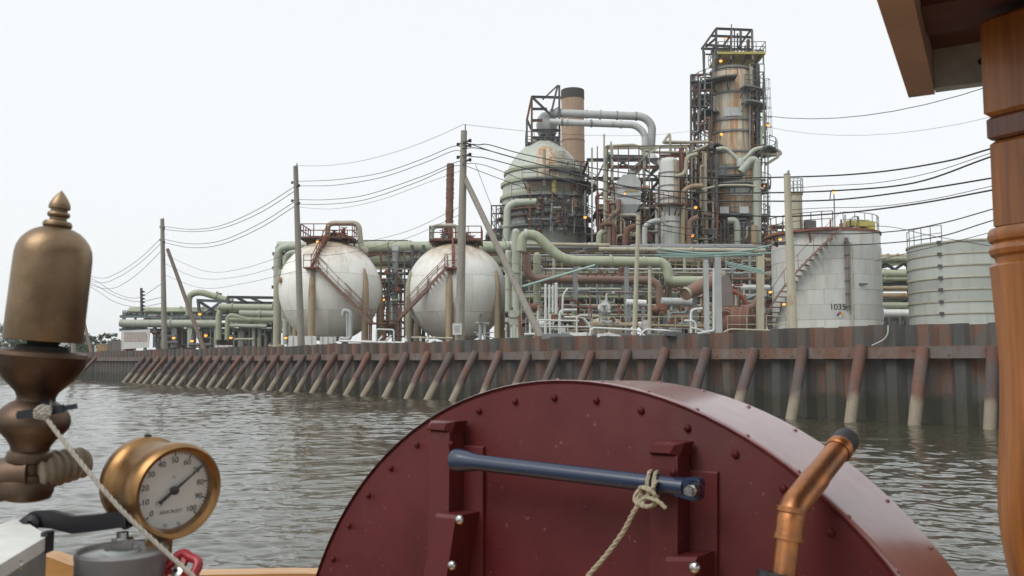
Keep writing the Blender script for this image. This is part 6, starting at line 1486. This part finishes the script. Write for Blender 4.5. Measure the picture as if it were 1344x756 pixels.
# pressure gauge
GY = 0.86
gc = P(233, 645, GY); dv = (CAM - gc).normalized(); rg = Vector((1, 0, 0)); rg = (rg - dv * rg.dot(dv)).normalized(); ug = dv.cross(rg)
if ug.z < 0: ug = -ug
e = (rg * .95 - ug * .31).normalized(); gn = (dv * math.cos(R(31)) + e * math.sin(R(31))).normalized()       # where the dial looks
gu = Vector((0, 0, 1)); gu = (gu - gn * gu.dot(gn)).normalized(); gr = gu.cross(gn)
GRD = M(62, GY)
ga = thing('pressure_gauge', 'round brass pressure gauge with white dial', 'gauge', gc - gu * GRD)
MB().lathe([(.001, -.075), (GRD * .80, -.075), (GRD * .93, -.072), (GRD * .97, -.068), (GRD * .97, -.060), (GRD * .90, -.056), (GRD * .88, -.045), (GRD * .88, -.014), (GRD * .93, -.008), (GRD * .90, -.006)], gc, gn, 64).build('case', 'gauge_brass', ga, 35)
MB().lathe([(GRD * .80, -.010), (GRD * .82, .000), (GRD * .86, .004), (GRD * .93, .005), (GRD * .985, .001), (GRD, -.005), (GRD * .985, -.014), (GRD * .90, -.016), (GRD * .80, -.015)], gc, gn, 72, close=True).build('bezel', 'gauge_brass', ga, 35)
dl = MB().lathe([(.001, -.009), (GRD * .81, -.009)], gc, gn, 64).build('dial', 'dial_white', ga)
MB().lathe([(.001, -.0015), (GRD * .815, -.0015)], gc, gn, 48).build('glass', 'glass', ga)
def DL(ang, rad, lift=-.0084):
    """dial position: clockwise degrees from straight up"""
    return gc + (gr * math.sin(R(ang)) + gu * math.cos(R(ang))) * GRD * rad + gn * lift
for k in range(11):
    an = -135 + 27 * k; put_text(str(k * 10), .0078, 'dial_ink', dl, DL(an, .62, -.0085), gr, gu, 'number')
m = MB()
for k in range(51):
    an = -135 + 5.4 * k; L = .09 if k % 5 == 0 else .045; m.bar(DL(an, .80 - L), DL(an, .80), .0006 if k % 5 else .0011, .0003, gn)
m.build('scale_marks', 'dial_ink', dl)
put_text('ASHCROFT', .0046, 'dial_ink', dl, DL(182, .45, -.0085), gr, gu, 'maker_lettering')
for x in (-.13, .17): MB().lathe([(.0016, 0), (.0016, .001)], gc - gu * GRD * .72 + gr * GRD * x - gn * .0088, gn, 10).build('dial_screw', 'black_iron', dl)
MB().lathe([(.0014, 0), (.0014, .0008)], DL(0, .27), gn, 10).build('stop_pin', 'dial_ink', dl)
NA = 53
nd = MB(); tipd = DL(NA, .78, -.006); tl_ = DL(NA + 180, .40, -.006); sd_ = (DL(NA + 90, .05, -.006) - gc)
sd_ = (gr * math.sin(R(NA + 90)) + gu * math.cos(R(NA + 90)))
c0 = gc + gn * -.006
nd.prism([tl_ + sd_ * .0016, c0 + sd_ * .0014, tipd + sd_ * .0003, tipd - sd_ * .0003, c0 - sd_ * .0014, tl_ - sd_ * .0016], gn * .0008)
nd.lathe([(.0042, -.001), (.0042, .002), (.001, .0024)], c0, gn, 16); nd.lathe([(.0028, 0), (.0028, .0012)], tl_, gn, 12)
nd.build('needle', 'black_iron', ga)
MB().lathe([(.0035, 0), (.0035, .002), (.001, .003)], gc - gn * .065 + gu * GRD * .965, gu, 12).build('case_screw', 'black_iron', ga)
MB().tube([gc - gn * .03 - gu * GRD * .85, gc - gn * .03 - gu * GRD * 1.5], .010, 16).build('stem', 'dark_brass', ga)
MB().prism([gc - gn * .03 - gu * GRD * 1.12 + Vector((h.x, h.y, 0)) * .014 for h in hexa], -gu * .02).build('union_nut', 'gauge_brass', ga)
# black bracket from the grey box to the gauge
bkp = [(24, 684), (40, 672), (66, 671), (95, 678), (130, 675), (165, 671), (165, 692), (130, 697), (95, 701), (66, 694), (40, 692)]
bk_ = thing('gauge_bracket', 'bent black iron bracket holding the gauge', 'bracket', P(30, 690, .88))
MB().prism([P(x, y, .86) for x, y in bkp], (0, .008, 0)).build('strap', 'black_iron', bk_, 20)
MB().lathe([(.008, 0), (.008, .004), (.003, .006)], P(43, 686, .86), Vector((0, -1, 0)), 12).build('bolt', 'black_iron', bk_)
MB().tube([P(160, 682, .865), gc - gn * .05 - gu * .02], .011, 12).build('boss', 'black_iron', bk_)
# grey instrument box
zb = P(62, 703, .80).z
top = [PZ(24, 679, zb), PZ(62, 703, zb), PZ(-12, 748, zb), PZ(-60, 712, zb)]
gb = thing('grey_box', 'grey metal box with pale lid at the lower left corner', 'box', sum(top, Vector()) / 4 - Vector((0, 0, .4)))
MB().prism([p - Vector((0, 0, .006)) for p in top], (0, 0, -.40)).build('body', 'can_grey', gb)
cen = sum(top, Vector()) / 4
lid = [cen + (p - cen) * 1.012 for p in top]
MB().prism(lid, (0, 0, -.012)).build('lid', 'box_grey', gb, 20)
MB().lathe([(.005, 0), (.005, .004), (.002, .006)], P(22, 741, .735), Vector((.5, -1, 0)), 12).build('screw', 'bolt_steel', gb)
MB().box(P(62, 711, .80), .006, .012, .018).build('hinge', 'black_iron', gb)
# grey filter canister with nut
fc = P(160, 724, .84); fr_ = M(56, .84)
ca = thing('filter_canister', 'grey cylindrical canister with a nut on its lid below the gauge', 'canister', fc - Vector((0, 0, .35)))
MB().lathe([(fr_ * .98, -.35), (fr_ * .985, -.006), (fr_, -.003), (fr_, 0)], fc, n=56).build('body', 'can_grey', ca)
MB().lathe([(fr_, .0), (fr_ * .985, .003), (fr_ * .95, .002), (fr_ * .93, -.002), (fr_ * .5, 0), (.001, .0005)], fc, n=56).build('lid', 'can_lid', ca)
MB().prism([fc + Vector((h.x * .011, h.y * .011, .003)) for h in hexa], (0, 0, .009)).build('nut', 'bolt_steel', ca)
MB().lathe([(.016, 0), (.016, .003)], fc, n=24).build('washer', 'zinc', ca); MB().tube([fc, fc + Vector((0, 0, .018))], .0055, 12).build('stud', 'bolt_steel', ca)
# red valve hand wheel
vc = P(236, 752, .84)
vw = thing('red_valve', 'small red valve hand wheel half hidden beside the canister', 'valve', vc - Vector((0, 0, .1)))
vn = Vector((-.25, -.75, .5)).normalized(); vx = vn.cross(Vector((0, 0, 1))).normalized(); vy = vn.cross(vx)
MB().tube([vc + (vx * math.cos(2 * math.pi * k / 36) + vy * math.sin(2 * math.pi * k / 36)) * (.0175 + .0016 * math.cos(5 * 2 * math.pi * k / 36)) for k in range(37)], .0045, 12, False).build('rim', 'valve_red', vw)
for k in range(4): MB().bar(vc, vc + (vx * math.cos(k * 1.571) + vy * math.sin(k * 1.571)) * .017, .006, .004).build('spoke', 'valve_red', vw)
MB().lathe([(.006, -.004), (.006, .005), (.002, .006)], vc, vn, 12).build('hub', 'bolt_steel', vw); MB().tube([vc, vc - vn * .05], .004, 10).build('spindle', 'dark_brass', vw)

# turned wooden post
PY = 1.30
def pxr(px): return px
axx = 1371
po = thing('turned_post', 'varnished turned wooden post at the right edge', 'post', P(axx, 1000, PY))
t_, b_ = P(axx - 22, 60, PY), P(axx, 800, PY)
cx_, cy_ = P(axx, 400, PY).x, PY
def pz(py): return P(axx, py, PY).z
def sq(z0, z1, hw, mat, name, bev=.006):
    prf = []
    m = MB(); rot = R(30); co = []
    for z, h in ((z0, hw - bev), (z0 + bev, hw), (z1 - bev, hw), (z1, hw - bev)):
        for k in range(4):
            a = rot + math.pi / 4 + k * math.pi / 2; m.v.append(Vector((cx_ + math.cos(a) * h * 1.4142, cy_ + math.sin(a) * h * 1.4142, z)))
    for lv in range(3):
        for k in range(4): k2 = (k + 1) % 4; m.f.append((lv * 4 + k, lv * 4 + k2, lv * 4 + 4 + k2, lv * 4 + 4 + k))
    m.f += [(3, 2, 1, 0), (12, 13, 14, 15)]
    return m.build(name, mat, po, 20)
hw = M(54, PY) / 1.36 * 1.0
sq(pz(150), pz(20), hw * 1.10, 'varnished_wood', 'capital')
sq(pz(181), pz(150) - .001, hw * 1.05, 'dark_varnish', 'neck_band', .004)
sq(pz(300), pz(181) - .001, hw, 'varnished_wood', 'upper_block')
prf = [(299, 60), (303, 62), (309, 63), (315, 61), (318, 57), (321, 60), (327, 62), (333, 60), (337, 55), (343, 54), (346, 60), (349, 62), (360, 61), (400, 59), (440, 57), (480, 56), (520, 57), (560, 59), (600, 62), (640, 64.5), (680, 65), (710, 63), (740, 59), (770, 54), (800, 50), (840, 52), (900, 60), (1000, 60)]
MB().lathe([(M(r, PY), pz(y)) for y, r in reversed(prf)], Vector((cx_, cy_, 0)), n=56).build('turned_shaft', 'varnished_wood', po, 30)

# canopy over our heads
ca_y = R(28.8); A_ = Vector((math.sin(ca_y), math.cos(ca_y), 0)); Lt = Vector((math.cos(ca_y), -math.sin(ca_y), 0))
HC = 0.50
def CP(t, l, z): return Vector((CAM.x, CAM.y, CAM.z)) + A_ * t + Lt * l + Vector((0, 0, z))
cn = thing('boat_canopy', 'dark red boat canopy with tan edge board over the top right corner', 'canopy', CP(1.4, 0, HC))
T1 = 1.79; l0 = -.124
MB().prism([CP(-1.4, l0, HC), CP(-1.4, l0 + .045, HC), CP(T1, l0 + .045, HC), CP(T1, l0, HC)], (0, 0, .11)).build('edge_board', 'fascia_tan', cn)
MB().prism([CP(T1 - .03, l0 + .046, HC + .003), CP(T1 - .03, 1.3, HC + .003), CP(T1, 1.3, HC + .003), CP(T1, l0 + .046, HC + .003)], (0, 0, .107)).build('end_board', 'zinc', cn)
for k in range(9):
    ta, tb = -1.4 + k * (T1 - .032 + 1.4) / 9, -1.4 + (k + 1) * (T1 - .032 + 1.4) / 9 - .004
    MB().prism([CP(ta, l0 + .046, HC + .075), CP(ta, 1.3, HC + .075), CP(tb, 1.3, HC + .075), CP(tb, l0 + .046, HC + .075)], (0, 0, .02)).build('roof_board', 'canopy_red', cn)
MB().prism([CP(T1 - .34, l0 + .046, HC + .045), CP(T1 - .34, 1.3, HC + .045), CP(T1 - .20, 1.3, HC + .045), CP(T1 - .20, l0 + .046, HC + .045)], (0, 0, .0295)).build('cross_beam', 'canopy_red', cn)
for x in (.12, .34): MB().lathe([(.006, 0), (.006, .003), (.001, .004)], CP(T1 - .0302, x - .12, HC + .04), -A_, 10).build('screw', 'black_iron', cn)
MB().prism([CP(-1.4, l0 - .02, HC + .112), CP(-1.4, 1.4, HC + .112), CP(T1 + .02, 1.4, HC + .112), CP(T1 + .02, l0 - .02, HC + .112)], (0, 0, .02)).build('roof_skin', 'canopy_red', cn)

# hull, deck and gunwale of the launch (below the picture except the oak edge)
boat = thing('steam_launch', 'open launch we stand in, its oak rail showing along the bottom edge', 'boat', Vector((0, .4, 0)))
MB().prism([Vector((-1.3, -1.6, .55)), Vector((1.5, -1.6, .55)), Vector((1.5, 2.0, .55)), Vector((-1.3, 2.0, .55))], (0, 0, .06)).build('deck', 'gunwale_oak', boat)
MB().prism([Vector((-1.35, -1.7, -.3)), Vector((1.55, -1.7, -.3)), Vector((1.55, 2.05, -.3)), Vector((-1.35, 2.05, -.3))], (0, 0, .845)).build('hull', 'hull_paint', boat)
rail_pts = catmull([P(-40, 712, 1.80), P(20, 724, 1.80), P(62, 731, 1.80), P(102, 744, 1.81), P(180, 755, 1.83), P(300, 754, 1.85), P(420, 753.5, 1.87), P(560, 765, 1.9)], 6)
m = MB()
for a, b in zip(rail_pts, rail_pts[1:]): m.prism([a, a - Vector((0, 0, .5)), a - Vector((0, -.05, .5)), a + Vector((0, .05, 0))], b - a)
m.build('coaming', 'gunwale_oak', boat)

# ------------------------------------------------------------------ thin haze volume, added to imitate lens veil and soften contrast
hz = MB().box((0, 0, 19.5), 8300, 8300, 46).build('haze', 'glass')
hm = bpy.data.materials.new('veil_haze'); hm.use_nodes = True; ht = hm.node_tree; ht.nodes.clear()
ho = ht.nodes.new('ShaderNodeOutputMaterial'); hv_ = ht.nodes.new('ShaderNodeVolumePrincipled')
hv_.inputs['Color'].default_value = (0.97, 0.985, 1.0, 1); hv_.inputs['Density'].default_value = 0.00035; hv_.inputs['Anisotropy'].default_value = 0.2
ht.links.new(hv_.outputs[0], ho.inputs['Volume']); hz.data.materials.clear(); hz.data.materials.append(hm); hz['kind'] = 'stuff'
scene.cycles.volume_bounces = 2
